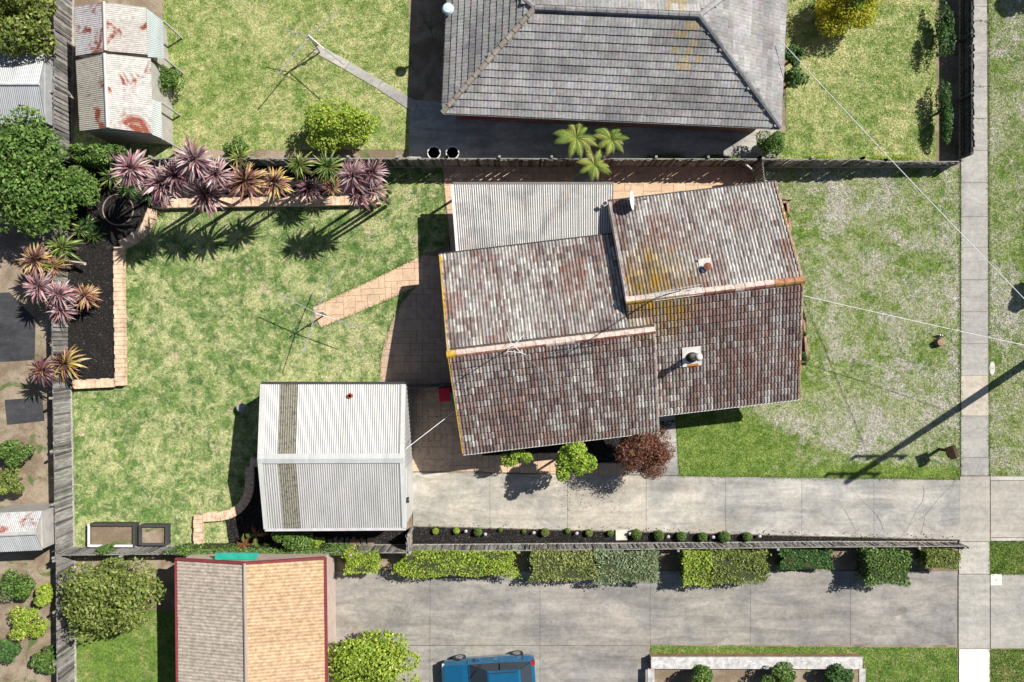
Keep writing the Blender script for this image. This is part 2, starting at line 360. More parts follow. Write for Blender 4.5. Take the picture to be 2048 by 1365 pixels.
TAN = (0.60, 0.425, 0.285)
def ashlar(root, region, ang, cell=0.29, gap=0.008, z0=0.016, z1=0.034, col=TAN, mat='paving', limit=300, var=0.05):
    reg = ccw(region); ca, sa = math.cos(ang), math.sin(ang)
    loc = [(x * ca + y * sa, -x * sa + y * ca) for x, y in reg]
    x0 = min(p[0] for p in loc); x1 = max(p[0] for p in loc); y0 = min(p[1] for p in loc); y1 = max(p[1] for p in loc)
    nx = int((x1 - x0) / cell) + 2; ny = int((y1 - y0) / cell) + 2; used = set(); k = 0; rest = MB()
    for j in range(ny):
        for i in range(nx):
            if (i, j) in used: continue
            ww, hh = random.choice([(2, 1), (2, 2), (1, 1), (2, 1), (3, 2), (1, 2), (2, 2)])
            while any((i + a, j) in used for a in range(ww)): ww -= 1
            for a in range(ww):
                for c in range(hh): used.add((i + a, j + c))
            X, Y = x0 + i * cell, y0 + j * cell
            r = [(X + gap, Y + gap), (X + ww * cell - gap, Y + gap), (X + ww * cell - gap, Y + hh * cell - gap), (X + gap, Y + hh * cell - gap)]
            p = clip(loc, r)
            if len(p) < 3 or abs(area(p)) < 0.006: continue
            p = [(x * ca - y * sa, x * sa + y * ca) for x, y in p]; c = jit(col, var); dz = random.uniform(-0.002, 0.003)
            if k < limit:
                m = MB(c); m.prism(p, z0, z1 + dz); m.build('paver', M[mat], root)
            else: rest.prism(p, z0, z1 + dz, c)
            k += 1
    if rest.v: rest.build('pavers', M[mat], root)['kind'] = 'stuff'
def paved(name, pts, label, ang=0.06, base=None, col=TAN):
    g = MB((0.22, 0.16, 0.115)); g.face([(*p, 0.016) for p in ccw(poly(base or pts))])
    o = struct(g.build(name, M['paving']), label); ashlar(o, poly(pts), ang, col=col); return o
PATIO_N = [(884, 336), (1505, 336), (1505, 385), (1205, 445), (1205, 400), (940, 400), (955, 517), (905, 517)]
paved('patio', PATIO_N, 'tan stamped paving between the top fence and the patio cover', 0.0, [(884, 336), (1505, 336), (1505, 385), (1230, 520), (905, 517)])
paved('garden_path', [(846, 511), (846, 566), (832, 573), (798, 591), (643, 656), (630, 632), (626, 614), (740, 562)], 'tan stamped garden path to the clothesline', 0.05)
paved('patio', [(905, 517), (846, 511), (846, 566), (832, 573), (802, 610), (789, 632), (770, 683), (761, 724), (760, 772), (818, 772), (826, 943), (966, 943), (966, 930), (950, 700), (935, 517)], 'grimy tan stamped patio between garage and house, part shade in its colour', 0.0, None, (0.47, 0.345, 0.25))  # pavers darker than the path: grime plus painted-in house shade
paved('paved_strip', [(966, 912), (1110, 905), (1186, 926), (1255, 926), (1245, 951), (966, 944)], 'tan stamped strip beside the driveway', 0.03)
sheet('concrete_pad', [(1148, 337), (1197, 337), (1197, 364), (1148, 364)], M['path'], 0.045, 'small grey concrete pad below the tree fern')

def slabs(name, label, polys, mat, z1=0.045, cols=None, piece='slab'):
    g = MB((0.25, 0.25, 0.25)); allp = []
    for p in polys: g.face([(*q, 0.014) for q in ccw(poly(p))])
    root = struct(g.build(name, M[mat]), label)
    for i, p in enumerate(polys):
        q = ccw(poly(p)); cxy = np.mean(q, 0); q2 = []
        for x, y in q:
            d = np.array((x, y)) - cxy; L = np.abs(d) + 1e-6; q2.append(tuple(cxy + d * (1 - 0.007 / np.maximum(L, 0.05))))
        c = (cols or {}).get(i) or jit((0.97, 0.97, 0.97), 0.03)
        m = MB(c); m.prism(q2, 0.015, z1 + random.uniform(-0.003, 0.003)); m.build(piece, M[mat], root)
    return root
xs = [826, 980, 1135, 1292, 1450, 1603, 1747, 1919]
top = lambda x: 945 + (x - 826) * (960 - 945) / (1912 - 826); bot = lambda x: 1052 + (x - 826) * (1079 - 1052) / (1912 - 826)
dr = slabs('driveway', 'long weathered concrete driveway of jointed panels', [[(xs[i], top(xs[i])), (xs[i + 1], top(xs[i + 1])), (xs[i + 1], bot(xs[i + 1])), (xs[i], bot(xs[i]))] for i in range(7)], 'drive', 0.045, {0: (1.0, 0.97, 0.9), 1: (1.06, 1.02, 0.95), 2: (1.05, 1.0, 0.92), 3: (1.0, 0.98, 0.94)}, 'panel')
slabs('entry_path', 'grey concrete entry path beside the red maple', [[(1296, 826), (1349, 822), (1353, 885), (1298, 890)], [(1298, 890), (1353, 885), (1357, 951), (1255, 949), (1262, 905)]], 'drive', 0.05)
cr = [[(1640 + x / 4.137, 780 + y / 4.137) for x, y in L] for L in (
    [(1105, 760), (1085, 800), (1030, 850), (980, 900), (935, 960), (880, 1025), (865, 1050), (790, 1080), (740, 1120), (720, 1160), (680, 1195)],
    [(850, 790), (862, 850), (850, 920), (800, 990), (770, 1060), (735, 1110)], [(300, 860), (360, 930), (430, 995), (470, 1040), (500, 1090), (525, 1160)],
    [(200, 985), (240, 1060), (270, 1120), (310, 1170)], [(868, 1055), (860, 1100), (835, 1200)])]
for L in cr:
    m = MB((0.17, 0.16, 0.15))
    for (a, c), (d, e) in zip(L, L[1:]):
        p, q = Vector(W(a, c, 0.052)), Vector(W(d, e, 0.052)); s = (q - p).normalized().cross(Vector((0, 0, 1))) * random.uniform(0.004, 0.009)
        m.face([p - s, p + s, q + s, q - s])
    m.build('crack', M['rough'], dr)
fp = [-40]; y = 12
for y in (14, 43, 107, 174, 238, 302, 366, 434, 495, 560, 624, 688, 752, 832, 915, 951): fp.append(y)
pl = [[(1921, fp[i]), (1973 + fp[i] / 250, fp[i]), (1973 + fp[i + 1] / 250, fp[i + 1]), (1921, fp[i + 1])] for i in range(len(fp) - 1)]
cc = {len(pl) - 3 + 1 - 1: (1.22, 1.13, 1.0), len(pl) - 1: (0.8, 0.8, 0.82), 1: (0.9, 0.9, 0.9)}
slabs('footpath', 'concrete footpath of square slabs along the street verge', pl + [[(1919, 953), (1979, 953), (1979, 1083), (1918, 1083)], [(1917, 1084), (1979, 1084), (1979, 1148), (1917, 1148)], [(1916, 1149), (1979, 1149), (1979, 1297), (1916, 1297)], [(1917, 1298), (1979, 1298), (1979, 1420), (1917, 1420)]], 'path', 0.04,
      {**cc, len(pl): (0.95, 0.92, 0.88), len(pl) + 1: (1.1, 1.08, 1.05), len(pl) + 2: (0.93, 0.92, 0.91), len(pl) + 3: (1.95, 1.95, 1.95)})
slabs('crossover', 'concrete crossover at the end of the driveway', [[(1980, 953), (2120, 953), (2120, 961), (1980, 961)], [(1980, 962), (2120, 962), (2120, 1075), (1980, 1075)], [(1980, 1076), (2120, 1076), (2120, 1082), (1980, 1082)]], 'path', 0.042, {0: (1.1, 1.1, 1.1), 1: (0.95, 0.92, 0.88), 2: (1.1, 1.1, 1.1)})
slabs('crossover', 'grey concrete crossover of the neighbouring driveway', [[(1980, 1149), (2120, 1149), (2120, 1297), (1980, 1297)]], 'path', 0.042, {0: (0.9, 0.89, 0.88)})
xs2 = [648, 860, 1080, 1300, 1500, 1700, 1914]
slabs('driveway', 'wide grey neighbouring driveway below the hedges', [[(xs2[i], 1142), (xs2[i + 1], 1142), (xs2[i + 1], 1290), (xs2[i], 1290)] for i in range(6)] + [[(648, 1291), (860, 1291), (860, 1420), (648, 1420)], [(860, 1291), (1080, 1291), (1080, 1420), (860, 1420)], [(1080, 1291), (1298, 1291), (1298, 1420), (1080, 1420)]], 'drive', 0.045, {i: jit((0.72, 0.70, 0.69), 0.03) for i in range(9)}, 'panel')
slabs('garden_path', 'narrow concrete path to the neighbouring clothesline', [[(626, 104), (640, 92), (700, 125), (690, 140)], [(690, 140), (700, 125), (765, 163), (755, 178)], [(755, 178), (765, 163), (835, 205), (830, 228)]], 'path', 0.045, {0: (1.05, 1.03, 1.0)})
sheet('side_yard', [(818, 200), (1560, 250), (1560, 330), (818, 330)], M['drive'], 0.012, 'shaded concrete yard beside the grey hipped house')
sheet('shade_patch', [(-60, 590), (20, 585), (72, 640), (70, 720), (-60, 728)], M['painted_shade'], 0.03, 'dark sheet painted as shade beyond the rear fence')  # dark ground sheet standing in for a cast shadow
sheet('shade_patch', [(10, 800), (85, 795), (90, 842), (15, 850)], M['painted_shade'], 0.03, 'small dark sheet painted as shade beyond the rear fence')  # second dark sheet, shade painted onto the yard
sheet('side_yard', [(-60, 640), (95, 560), (100, 870), (-60, 900)], M['earth'], 0.012, 'brown gravel yard beyond the rear fence')
# mulch beds
def bed(pts, z, label, chips=0):
    pg = ccw(poly(pts)); g = MB(ONE); g.prism(pg, -0.1, z); o = struct(g.build('mulch_bed', M['mulch']), label)
    if chips:
        P = np.array(pg); q = rng.uniform(P.min(0), P.max(0), (chips, 2)); q = q[inside(q, pg)]; n = len(q)
        a = rng.uniform(0, 6.28, n); L = rng.uniform(0.02, 0.05, n); d = np.stack([np.cos(a), np.sin(a)], 1); s = np.stack([-d[:, 1], d[:, 0]], 1) * 0.35
        V = np.zeros((n, 4, 3))
        for k, (u, v) in enumerate(((-1, -1), (1, -1), (1, 1), (-1, 1))): V[:, k, :2] = q + d * (u * L)[:, None] + s * (v * L)[:, None]; V[:, k, 2] = z + rng.uniform(0.002, 0.035, n)
        c = rng.choice([0.018, 0.03, 0.06, 0.1], n, p=[0.5, 0.3, 0.16, 0.04]); cols = np.stack([c, c * 0.92, c * 0.87], 1)
        struct(link('mulch_chips', mesh_np('chips', V.reshape(-1, 3), np.arange(n * 4).reshape(-1, 4), cols), M['rough'], o), 'loose dark bark chips', 'stuff')
    return o
bed([(143, 336), (760, 336), (760, 398), (305, 404), (296, 440), (268, 474), (234, 494), (232, 768), (141, 770), (141, 560)], 0.30, 'raised dark mulch bed of cordylines', 26000)
bed([(505, 928), (560, 928), (560, 1092), (462, 1092), (455, 1040), (480, 1026), (498, 1000), (503, 975)], 0.12, 'dark mulch bed behind the garage', 5000)
bed([(826, 1054), (1919, 1081), (1919, 1084), (826, 1088)], 0.03, 'dark mulch strip between driveway and fence', 9000)
bed([(966, 880), (1350, 840), (1300, 905), (1255, 925), (1188, 925), (1110, 904), (966, 911)], 0.05, 'dark mulch bed under the house eaves', 6000)
bed([(560, 1060), (818, 1060), (818, 1091), (560, 1092)], 0.02, 'narrow dark bed behind the garage', 2000)
bed([(1585, 400), (1574, 405), (1580, 460), (1590, 560), (1612, 640), (1612, 730), (1560, 730), (1560, 400)], 0.04, 'dark planting strip along the front wall', 1500)
for pts, z, lab in (([(1565, 405), (1574, 405), (1580, 462)], 0.16, 'terracotta edging at the front corner of the house'), ([(1603, 640), (1607, 645), (1613, 722), (1600, 724)], 0.2, 'low terracotta edging below the front eave')):
    m = MB((0.36, 0.22, 0.16)); P = [W(x, y, 0.1) for x, y in pts]
    for p, q in zip(P, P[1:]): m.beam(p, q, 0.10, z)
    tag(m.build('garden_edging', M['rough']), lab, 'edging')

# ------------------------------------------------------------------ block garden walls
def block_wall(label, runs, h, step=0.21, wd=0.40):
    p0 = W(*runs[0][0], 0); root = thing('garden_wall', label, 'garden wall', (p0[0], p0[1], 0))
    for run in runs:
        P = [Vector(W2(x, y, h)) for x, y in run]; L = [0]
        for a, c in zip(P, P[1:]): L.append(L[-1] + (c - a).length)
        k = max(1, round(L[-1] / step)); s = L[-1] / k
        def at(t):
            t = min(max(t, 0), L[-1] - 1e-6); i = max(j for j in range(len(L) - 1) if L[j] <= t); return P[i].lerp(P[i + 1], (t - L[i]) / (L[i + 1] - L[i]))
        for i in range(k):
            a, c = at(i * s), at((i + 1) * s); d = (c - a).normalized(); nrm = Vector((-d.y, d.x)); m = MB(jit((0.66, 0.48, 0.34), 0.06))
            e = 0.007; off = 0.03 if i % 3 else -0.0; o = (nrm * (wd / 2 + off), nrm * (wd / 2))
            q = [a + d * e - o[0], c - d * e - o[0], c - d * e + o[1], a + d * e + o[1]]
            m.prism([tuple(x) for x in q], 0.0, h + random.uniform(-0.004, 0.004)); m.build('block', M['rough'], root)
block_wall('long peach block retaining wall curving round the cordyline bed', [[(761, 400), (690, 402), (520, 404), (400, 406), (303, 408)], [(303, 418), (299, 435), (290, 453), (275, 470), (258, 482), (240, 491)], [(236, 494), (236, 580), (238, 700), (239, 772)], [(228, 766), (145, 770)]], 0.36)
block_wall('small S shaped block wall beside the garage', [[(521, 926), (500, 926)], [(499, 935), (499, 972), (496, 990), (488, 1007), (475, 1021), (458, 1030), (440, 1034), (405, 1036)], [(396, 1031), (396, 1091)]], 0.26)

# ------------------------------------------------------------------ timber fences
def fence(label, pts, hts, face, name='timber_fence', grey=(0.33, 0.315, 0.295), plinth=True, pal=0.105, dark=0.0, rails_in=False):
    """pts: pixel points on the ground, hts: height at each point, face: +1/-1 side on which the palings are nailed"""
    P = [Vector((*W2(x, y), 0)) for x, y in pts]; root = thing(name, label, 'fence', P[0])
    pm = MB()
    for i in range(len(P) - 1):
        a, c = P[i], P[i + 1]; L = (c - a).length; d = (c - a) / L; nr = Vector((-d.y, d.x, 0)) * face; k = int(L / pal); rz = math.atan2(d.y, d.x)
        for j in range(k):
            t = (j + 0.5) / k; h = hts[i] + (hts[i + 1] - hts[i]) * t + random.uniform(-0.025, 0.02); o = 0.03 + 0.018 * (j % 2) + random.uniform(0, 0.008)
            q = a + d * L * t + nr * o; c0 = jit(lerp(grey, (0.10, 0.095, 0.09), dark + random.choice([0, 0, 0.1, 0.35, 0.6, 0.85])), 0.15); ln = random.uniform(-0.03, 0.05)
            wd = pal * random.uniform(0.52, 0.60); hd = d * wd; th = nr * 0.008
            B = [q - hd - th, q + hd - th, q + hd + th, q - hd + th]
            tp = [p + nr * ln + d * random.uniform(-0.012, 0.012) + Vector((0, 0, h)) for p in B]
            pm.hexa([p + Vector((0, 0, 0.13 if plinth else 0.02)) for p in B] + tp, c0)
        if plinth:
            m = MB((0.44, 0.42, 0.39)); m.beam(a + nr * 0.055 + Vector((0, 0, 0.07)), c + nr * 0.055 + Vector((0, 0, 0.07)), 0.03, 0.15); m.build('plinth_board', M['rough'], root)
        for zz in (0.35, 0.72, 0.93):
            m = MB(lerp(grey, (0.1, 0.1, 0.1), 0.25)); m.beam(a + Vector((0, 0, hts[i] * zz)), c + Vector((0, 0, hts[i + 1] * zz)), 0.05, 0.08); m.build('rail', M['wood'], root)
        np_ = max(1, round(L / 2.4))
        for j in range(np_ + 1):
            t = j / np_; h = hts[i] + (hts[i + 1] - hts[i]) * t; q = a + d * L * t - nr * 0.07
            m = MB(jit(grey)); m.box((q.x, q.y, (h + 0.06) / 2), (0.1, 0.1, h + 0.06), rz); m.build('post', M['wood'], root)
    pm.build('palings', M['wood'], root)['kind'] = 'stuff'
    return root
fence('weathered grey paling fence along the rear of the back lawn', [(141, 326), (141, 690), (148, 1098)], [1.5, 1.5, 1.5], 1)
fence('grey paling fence below the back lawn and garage', [(148, 1096), (390, 1093), (822, 1091)], [1.3, 1.3, 1.3], 1)
fence('low grey paling fence along the driveway mulch strip', [(826, 1091), (1250, 1088), (1640, 1085), (1912, 1085)], [1.1, 1.0, 0.85, 0.7], 1)
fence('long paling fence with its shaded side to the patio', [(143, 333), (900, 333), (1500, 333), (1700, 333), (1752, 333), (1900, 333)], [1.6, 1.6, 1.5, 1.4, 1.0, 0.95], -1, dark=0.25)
fence('short paling fence joining the garage to the lower fence', [(822, 1056), (824, 1090)], [1.3, 1.3], -1)
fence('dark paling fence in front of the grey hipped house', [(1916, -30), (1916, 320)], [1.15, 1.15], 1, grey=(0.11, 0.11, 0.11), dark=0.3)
fence('sunlit grey fence between the steel shed and rusty sheds', [(146, -30), (143, 322)], [1.5, 1.5], 1)
fence('weathered fence left of the olive green tree', [(149, 1104), (151, 1400)], [1.5, 1.5], 1, dark=0.15)
fence('dark side fence between garage and tiled house', [(820, 773), (912, 767)], [1.75, 1.75], 1, grey=(0.12, 0.125, 0.13), plinth=False)
# small gate beside the front lawn
g0 = W(1506, 338); gate = thing('side_gate', 'slatted timber side gate between top fence and house', 'gate', g0)
a, c = Vector(W(1503, 334)), Vector(W(1508, 378))
for t in (0.0, 1.0):
    q = a.lerp(c, t); m = MB((0.36, 0.33, 0.3)); m.box((q.x, q.y, 0.85), (0.11, 0.11, 1.7)); m.build('post', M['wood'], gate)
for j in range(9):
    p = a.lerp(c, (j + 0.5) / 9); m = MB(jit((0.33, 0.30, 0.26))); m.box((p.x, p.y, 0.82), (0.02, 0.085, 1.5)); m.build('slat', M['wood'], gate)
for zz in (0.3, 1.35):
    m = MB((0.35, 0.32, 0.28)); m.beam(a + Vector((0.035, 0, zz)), c + Vector((0.035, 0, zz)), 0.045, 0.09); m.build('rail', M['wood'], gate)
m = MB((0.42, 0.4, 0.37)); m.beam(Vector(W(1492, 330, 1.5)), Vector(W(1507, 342, 0.9)), 0.07, 0.09); m.build('brace', M['wood'], gate)

# ragged grass and weeds along hard edges
def edge_grass(lines, mat, label, dens=55, spread=0.06):
    Q = []
    for L in lines:
        P = [np.array(W2(*p)) for p in L]
        for a, c in zip(P, P[1:]):
            k = int(np.linalg.norm(c - a) * dens); t = rng.random(k); n0 = np.array((-(c - a)[1], (c - a)[0])) / np.linalg.norm(c - a)
            wv = np.sin(t * np.linalg.norm(c - a) * 1.7 + a[0]) * 0.5 + 0.6; Q.append(a + (c - a) * t[:, None] + n0 * (rng.normal(0, spread, k) * wv)[:, None])
    q = np.concatenate(Q); n = len(q); a = rng.uniform(0, 6.2832, n); L = rng.uniform(0.04, 0.11, n); wd = rng.uniform(0.006, 0.014, n); d = np.stack([np.cos(a), np.sin(a)], 1); s = np.stack([-d[:, 1], d[:, 0]], 1)
    V = np.zeros((n, 3, 3)); V[:, 0, :2] = q - s * wd[:, None]; V[:, 1, :2] = q + s * wd[:, None]; V[:, 2, :2] = q + d * L[:, None]; V[:, :2, 2] = 0.03; V[:, 2, 2] = rng.uniform(0.05, 0.1, n)
    c = rng.uniform(0.6, 1.15, n); struct(link('grass', mesh_np('grass', V.reshape(-1, 3), np.arange(n * 3).reshape(-1, 3), np.stack([c, c, c], 1)), mat), label, 'stuff')
edge_grass([[(1977, -30), (1978, 952)], [(1979, 1083), (1979, 1148)], [(1979, 1298), (1979, 1400)], [(1979, 1083), (2048, 1083)], [(1979, 1148), (2048, 1148)], [(1920, 336), (1920, 955)], [(1358, 952), (1640, 957), (1915, 959)], [(1349, 822), (1358, 952)]], G_LUSH, 'ragged grass along the footpath and driveway edges', 110)
edge_grass([[(846, 511), (740, 562), (626, 614)], [(643, 656), (798, 591), (832, 573)], [(802, 610), (789, 632), (770, 683), (761, 724), (760, 772)], [(884, 336), (897, 492)], [(246, 500), (248, 772)], [(310, 412), (762, 408)], [(146, 776), (149, 1090)]], G_LUSH, 'ragged grass along the garden path and walls', 90)
edge_grass([[(1921, 43), (1973, 43)], [(1921, 174), (1973, 174)], [(1930, 238), (1970, 238)]], G_LUSH, 'weeds in the footpath joints', 60, 0.02)
def litter(pts, n, cols, label, z=0.05):
    pg = ccw(poly(pts)); P = np.array(pg); q = rng.uniform(P.min(0), P.max(0), (n, 2)); q = q[inside(q, pg)]; n = len(q); a = rng.uniform(0, 6.28, n); L = rng.uniform(0.012, 0.03, n); d = np.stack([np.cos(a), np.sin(a)], 1); s = np.stack([-d[:, 1], d[:, 0]], 1) * 0.6
    V = np.zeros((n, 4, 3))
    for k, (u, v) in enumerate(((-1, -1), (1, -1), (1, 1), (-1, 1))): V[:, k, :2] = q + d * (u * L)[:, None] + s * (v * L)[:, None]; V[:, k, 2] = z + rng.uniform(0.002, 0.02, n)
    c = np.array(cols)[rng.integers(0, len(cols), n)]; struct(link('leaf_litter', mesh_np('litter', V.reshape(-1, 3), np.arange(n * 4).reshape(-1, 4), c), M['rough']), label, 'stuff')
BRN = [(0.16, 0.09, 0.05), (0.10, 0.06, 0.04), (0.22, 0.15, 0.08)]
litter([(1100, 955), (1260, 955), (1245, 1025), (1130, 1030)], 130, BRN, 'brown fallen leaves on the driveway below the maple')
litter([(830, 1044), (1915, 1070), (1915, 1084), (830, 1060)], 900, [(0.03, 0.028, 0.026), (0.06, 0.05, 0.045), (0.14, 0.1, 0.07)], 'bark chips spilled along the driveway edge')
litter([(150, 780), (540, 780), (500, 1080), (150, 1085)], 500, [(0.34, 0.24, 0.15), (0.24, 0.15, 0.09), (0.45, 0.38, 0.28)], 'dry leaves scattered over the back lawn', 0.03)
litter([(830, 780), (905, 780), (960, 940), (830, 940)], 160, BRN, 'dry leaves on the patio by the bins', 0.036)
# ------------------------------------------------------------------ the tiled house
ANG = math.radians(6.7); UX = Vector((math.cos(ANG), math.sin(ANG), 0)); VX = Vector((-math.sin(ANG), math.cos(ANG), 0)); ZX = Vector((0, 0, 1))
def HP(u, v, z): return UX * u + VX * v + ZX * z
def PXY(p): return (1024 + p[0] * F / (H - p[2]), 682.5 - p[1] * F / (H - p[2]))
house = thing('tiled_house', 'house of two gabled wings roofed in weathered brown and grey tiles', 'house', HP(1.5, -0.2, 0))
LU0, LU1, LU2 = -2.75, 5.0, 5.97        # left wing: u range
RU0, RU1, RU2 = 4.93, 6.02, 12.38       # right wing
LE, LR, RE, RR = 2.64, 4.35, 2.66, 4.40
LVT, LVR, LVB = 4.12, -0.25, -4.67
RVT, RVR, RVB = 5.58, 1.12, -4.0; REB = 2.41
BROWN = [(0.225, 0.15, 0.13), (0.185, 0.13, 0.118), (0.155, 0.115, 0.107), (0.25, 0.16, 0.138), (0.21, 0.155, 0.142)]
PALE = [(0.50, 0.475, 0.445), (0.42, 0.395, 0.37), (0.56, 0.54, 0.505), (0.35, 0.325, 0.305)]
LICH = [(0.36, 0.215, 0.02), (0.29, 0.19, 0.05), (0.22, 0.15, 0.075)]
def vnoise(x, y, s):
    def h(i, j): return (math.sin(i * 127.1 + j * 311.7 + s * 74.7) * 43758.5453) % 1.0
    i, j = math.floor(x), math.floor(y); fx, fy = x - i, y - j; fx = fx * fx * (3 - 2 * fx); fy = fy * fy * (3 - 2 * fy)
    return (h(i, j) * (1 - fx) + h(i + 1, j) * fx) * (1 - fy) + (h(i, j + 1) * (1 - fx) + h(i + 1, j + 1) * fx) * fy
TW, TC = 0.30, 0.315
PROF = [(0.0, 0.0), (0.035, 0.004), (0.062, 0.040), (0.092, 0.052), (0.122, 0.036), (0.150, 0.0), (0.185, 0.004), (0.212, 0.040), (0.242, 0.052), (0.272, 0.036), (0.30, 0.0)]
def tile_piece(O, du, ds, nr, cols, n_prof=PROF, tc=TC, ft=0.075):
    m = MB(); k = len(n_prof); sk = random.uniform(-0.004, 0.004)
    gro = n_prof is PROF and ds.dot(VX) > 0; R_ = ((0.0, ft, 1), (tc - 0.06, ft - 0.012, 1), (tc - 0.048, 0.004, 0.4), (tc + 0.03, 0.004, 0.4), (0.0, 0.004, 0)) if gro else ((0.0, ft, 1), (tc + 0.03, 0.012, 1), (0.0, 0.004, 0))  # groove is invented, shaped to give dark shade lines on the lower slopes
    for (b_, off, pk) in R_:
        for a_, p_ in n_prof: m.v.append(tuple(O + du * a_ + ds * (b_ + sk) + nr * (p_ * pk + off)))
    top = len(R_) - 1
    for i in range(k - 1):
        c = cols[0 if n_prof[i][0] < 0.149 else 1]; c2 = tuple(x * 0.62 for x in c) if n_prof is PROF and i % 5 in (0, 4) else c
        for r_ in range(top - 1 if gro else 1): m.f.append((r_ * k + i, r_ * k + i + 1, (r_ + 1) * k + i + 1, (r_ + 1) * k + i)); m.c.append(c2)
        m.f.append((top * k + i, top * k + i + 1, i + 1, i)); m.c.append(c)
    return m
ALLT = []
def tile_plane(e0, ue, ds_dir, length, courses, side, sd, pale, red, allow=None):
    """e0 eave start, ue unit along eave, ds_dir unit up the slope"""
    nr = ue.cross(ds_dir).normalized()
    if nr.z < 0: nr = -nr
    nu = round(length / TW); tw = length / nu
    for j in range(courses):
        for i in range(nu):
            O = e0 + ue * (i * tw) + ds_dir * (j * TC); ctr = O + ue * tw / 2 + ds_dir * TC / 2
            u, v = ctr.dot(UX), ctr.dot(VX)
            if allow and not allow(u, v): continue
            cols = []
            for hlf in (0, 1):
                g = vnoise(i * 0.35 + hlf * 0.1, j * 0.5, sd); g2 = vnoise(i * 0.13, j * 0.2, sd + 9)
                pp = pale * (0.55 + 0.9 * g2) + (g - 0.5) * 0.4 + (vnoise(i * 0.9 + hlf * 0.45, j * 0.07, sd + 30) - 0.5) * 0.6
                t_ = max(0.0, min(1.0, 0.5 + (pp - 0.5) * 1.0 + random.uniform(-0.38, 0.38))); t_ = t_ * t_ * (3 - 2 * t_); c = random.choice(BROWN)
                if True:
                    if vnoise(i * 0.16, j * 0.28, sd + 4) > 0.68: c = lerp(c, (0.29, 0.155, 0.12), 0.75 * red); t_ *= 1 - 0.4 * red
                c = lerp(c, random.choice(PALE), t_)
                px, py = PXY(ctr); d = math.hypot((px - 1310) / 75, (py - 585) / 85); L = max(0, 1.35 - d)
                if px < 1245 or px > 1400: L *= 0.3
                L = min(1.0, L) * (0.55 + 0.8 * vnoise(i * 0.5 + hlf * 0.25, j * 0.18, sd + 21))
                if L > 0.05: c = lerp(c, random.choice(LICH), min(0.92, L * random.uniform(0.7, 1.35)))
                cols.append(jit(c, 0.10))
            if random.random() < 0.15: cols[1] = cols[0]
            ALLT.append((O, ue * (tw / TW), ds_dir, nr, cols, (ctr - Vector((4.2, 0.2, 4))).length))
def up(v_from, z_from, v_to, z_to): return (VX * (v_to - v_from) + ZX * (z_to - z_from)).normalized()
sl = lambda v0, z0, v1, z1: int(math.hypot(v1 - v0, z1 - z0) / TC)
tile_plane(HP(LU0, LVT, LE), UX, up(LVT, LE, LVR, LR), LU2 - LU0, sl(LVT, LE, LVR, LR), 1, 1.0, 0.60, 0.9, lambda u, v: u < LU1 + 0.1 or v < 0.40)
tile_plane(HP(LU0, LVB, LE), UX, up(LVB, LE, LVR, LR), LU2 - LU0, sl(LVB, LE, LVR, LR), -1, 2.0, 0.28, 0.3)
tile_plane(HP(RU0, RVT, RE), UX, up(RVT, RE, RVR, RR), RU2 - RU0, sl(RVT, RE, RVR, RR), 1, 3.0, 0.76, 0.9)
tile_plane(HP(RU0, RVB, REB), UX, up(RVB, REB, RVR, RR), RU2 - RU0, sl(RVB, REB, RVR, RR), -1, 4.0, 0.29, 0.4, lambda u, v: u > RU1 - 0.05 or v > 0.30)
rd = MB((0.10, 0.08, 0.07)); e = 0.02
def slab4(m, a, b_, c, d, t=0.05):
    m.hexa([p - ZX * t for p in (a, b_, c, d)] + [a, b_, c, d])
slab4(rd, HP(LU0 + e, LVT - e, LE), HP(LU1 + 0.1, LVT - e, LE), HP(LU1 + 0.1, LVR, LR), HP(LU0 + e, LVR, LR))
slab4(rd, HP(LU1 + 0.1, 0.4, 4.35 - 0.39 * 0.65), HP(LU2 - e, 0.4, 4.35 - 0.39 * 0.65), HP(LU2 - e, LVR, LR), HP(LU1 + 0.1, LVR, LR))
slab4(rd, HP(LU0 + e, LVB + e, LE), HP(LU2 - e, LVB + e, LE), HP(LU2 - e, LVR - 0.001, LR), HP(LU0 + e, LVR - 0.001, LR))
slab4(rd, HP(RU0 + e, RVT - e, RE), HP(RU2 - e, RVT - e, RE), HP(RU2 - e, RVR, RR), HP(RU0 + e, RVR, RR))
slab4(rd, HP(RU1 + e, RVB + e, REB), HP(RU2 - e, RVB + e, REB), HP(RU2 - e, RVR - 0.001, RR), HP(RU1 + e, RVR - 0.001, RR))
slab4(rd, HP(RU0 + e, 0.30, RR - 0.389 * 0.82), HP(RU1, 0.30, RR - 0.389 * 0.82), HP(RU1, RVR - 0.002, RR), HP(RU0 + e, RVR - 0.002, RR))
roof = rd.build('roof', M['rough'], house)
ALLT.sort(key=lambda t: t[5])
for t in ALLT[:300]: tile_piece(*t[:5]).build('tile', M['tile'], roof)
rest = MB()
for t in ALLT[300:]:
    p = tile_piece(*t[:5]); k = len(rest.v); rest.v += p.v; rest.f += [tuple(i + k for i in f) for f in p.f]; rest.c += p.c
rest.build('roof_tiles', M['tile'], roof)['kind'] = 'stuff'
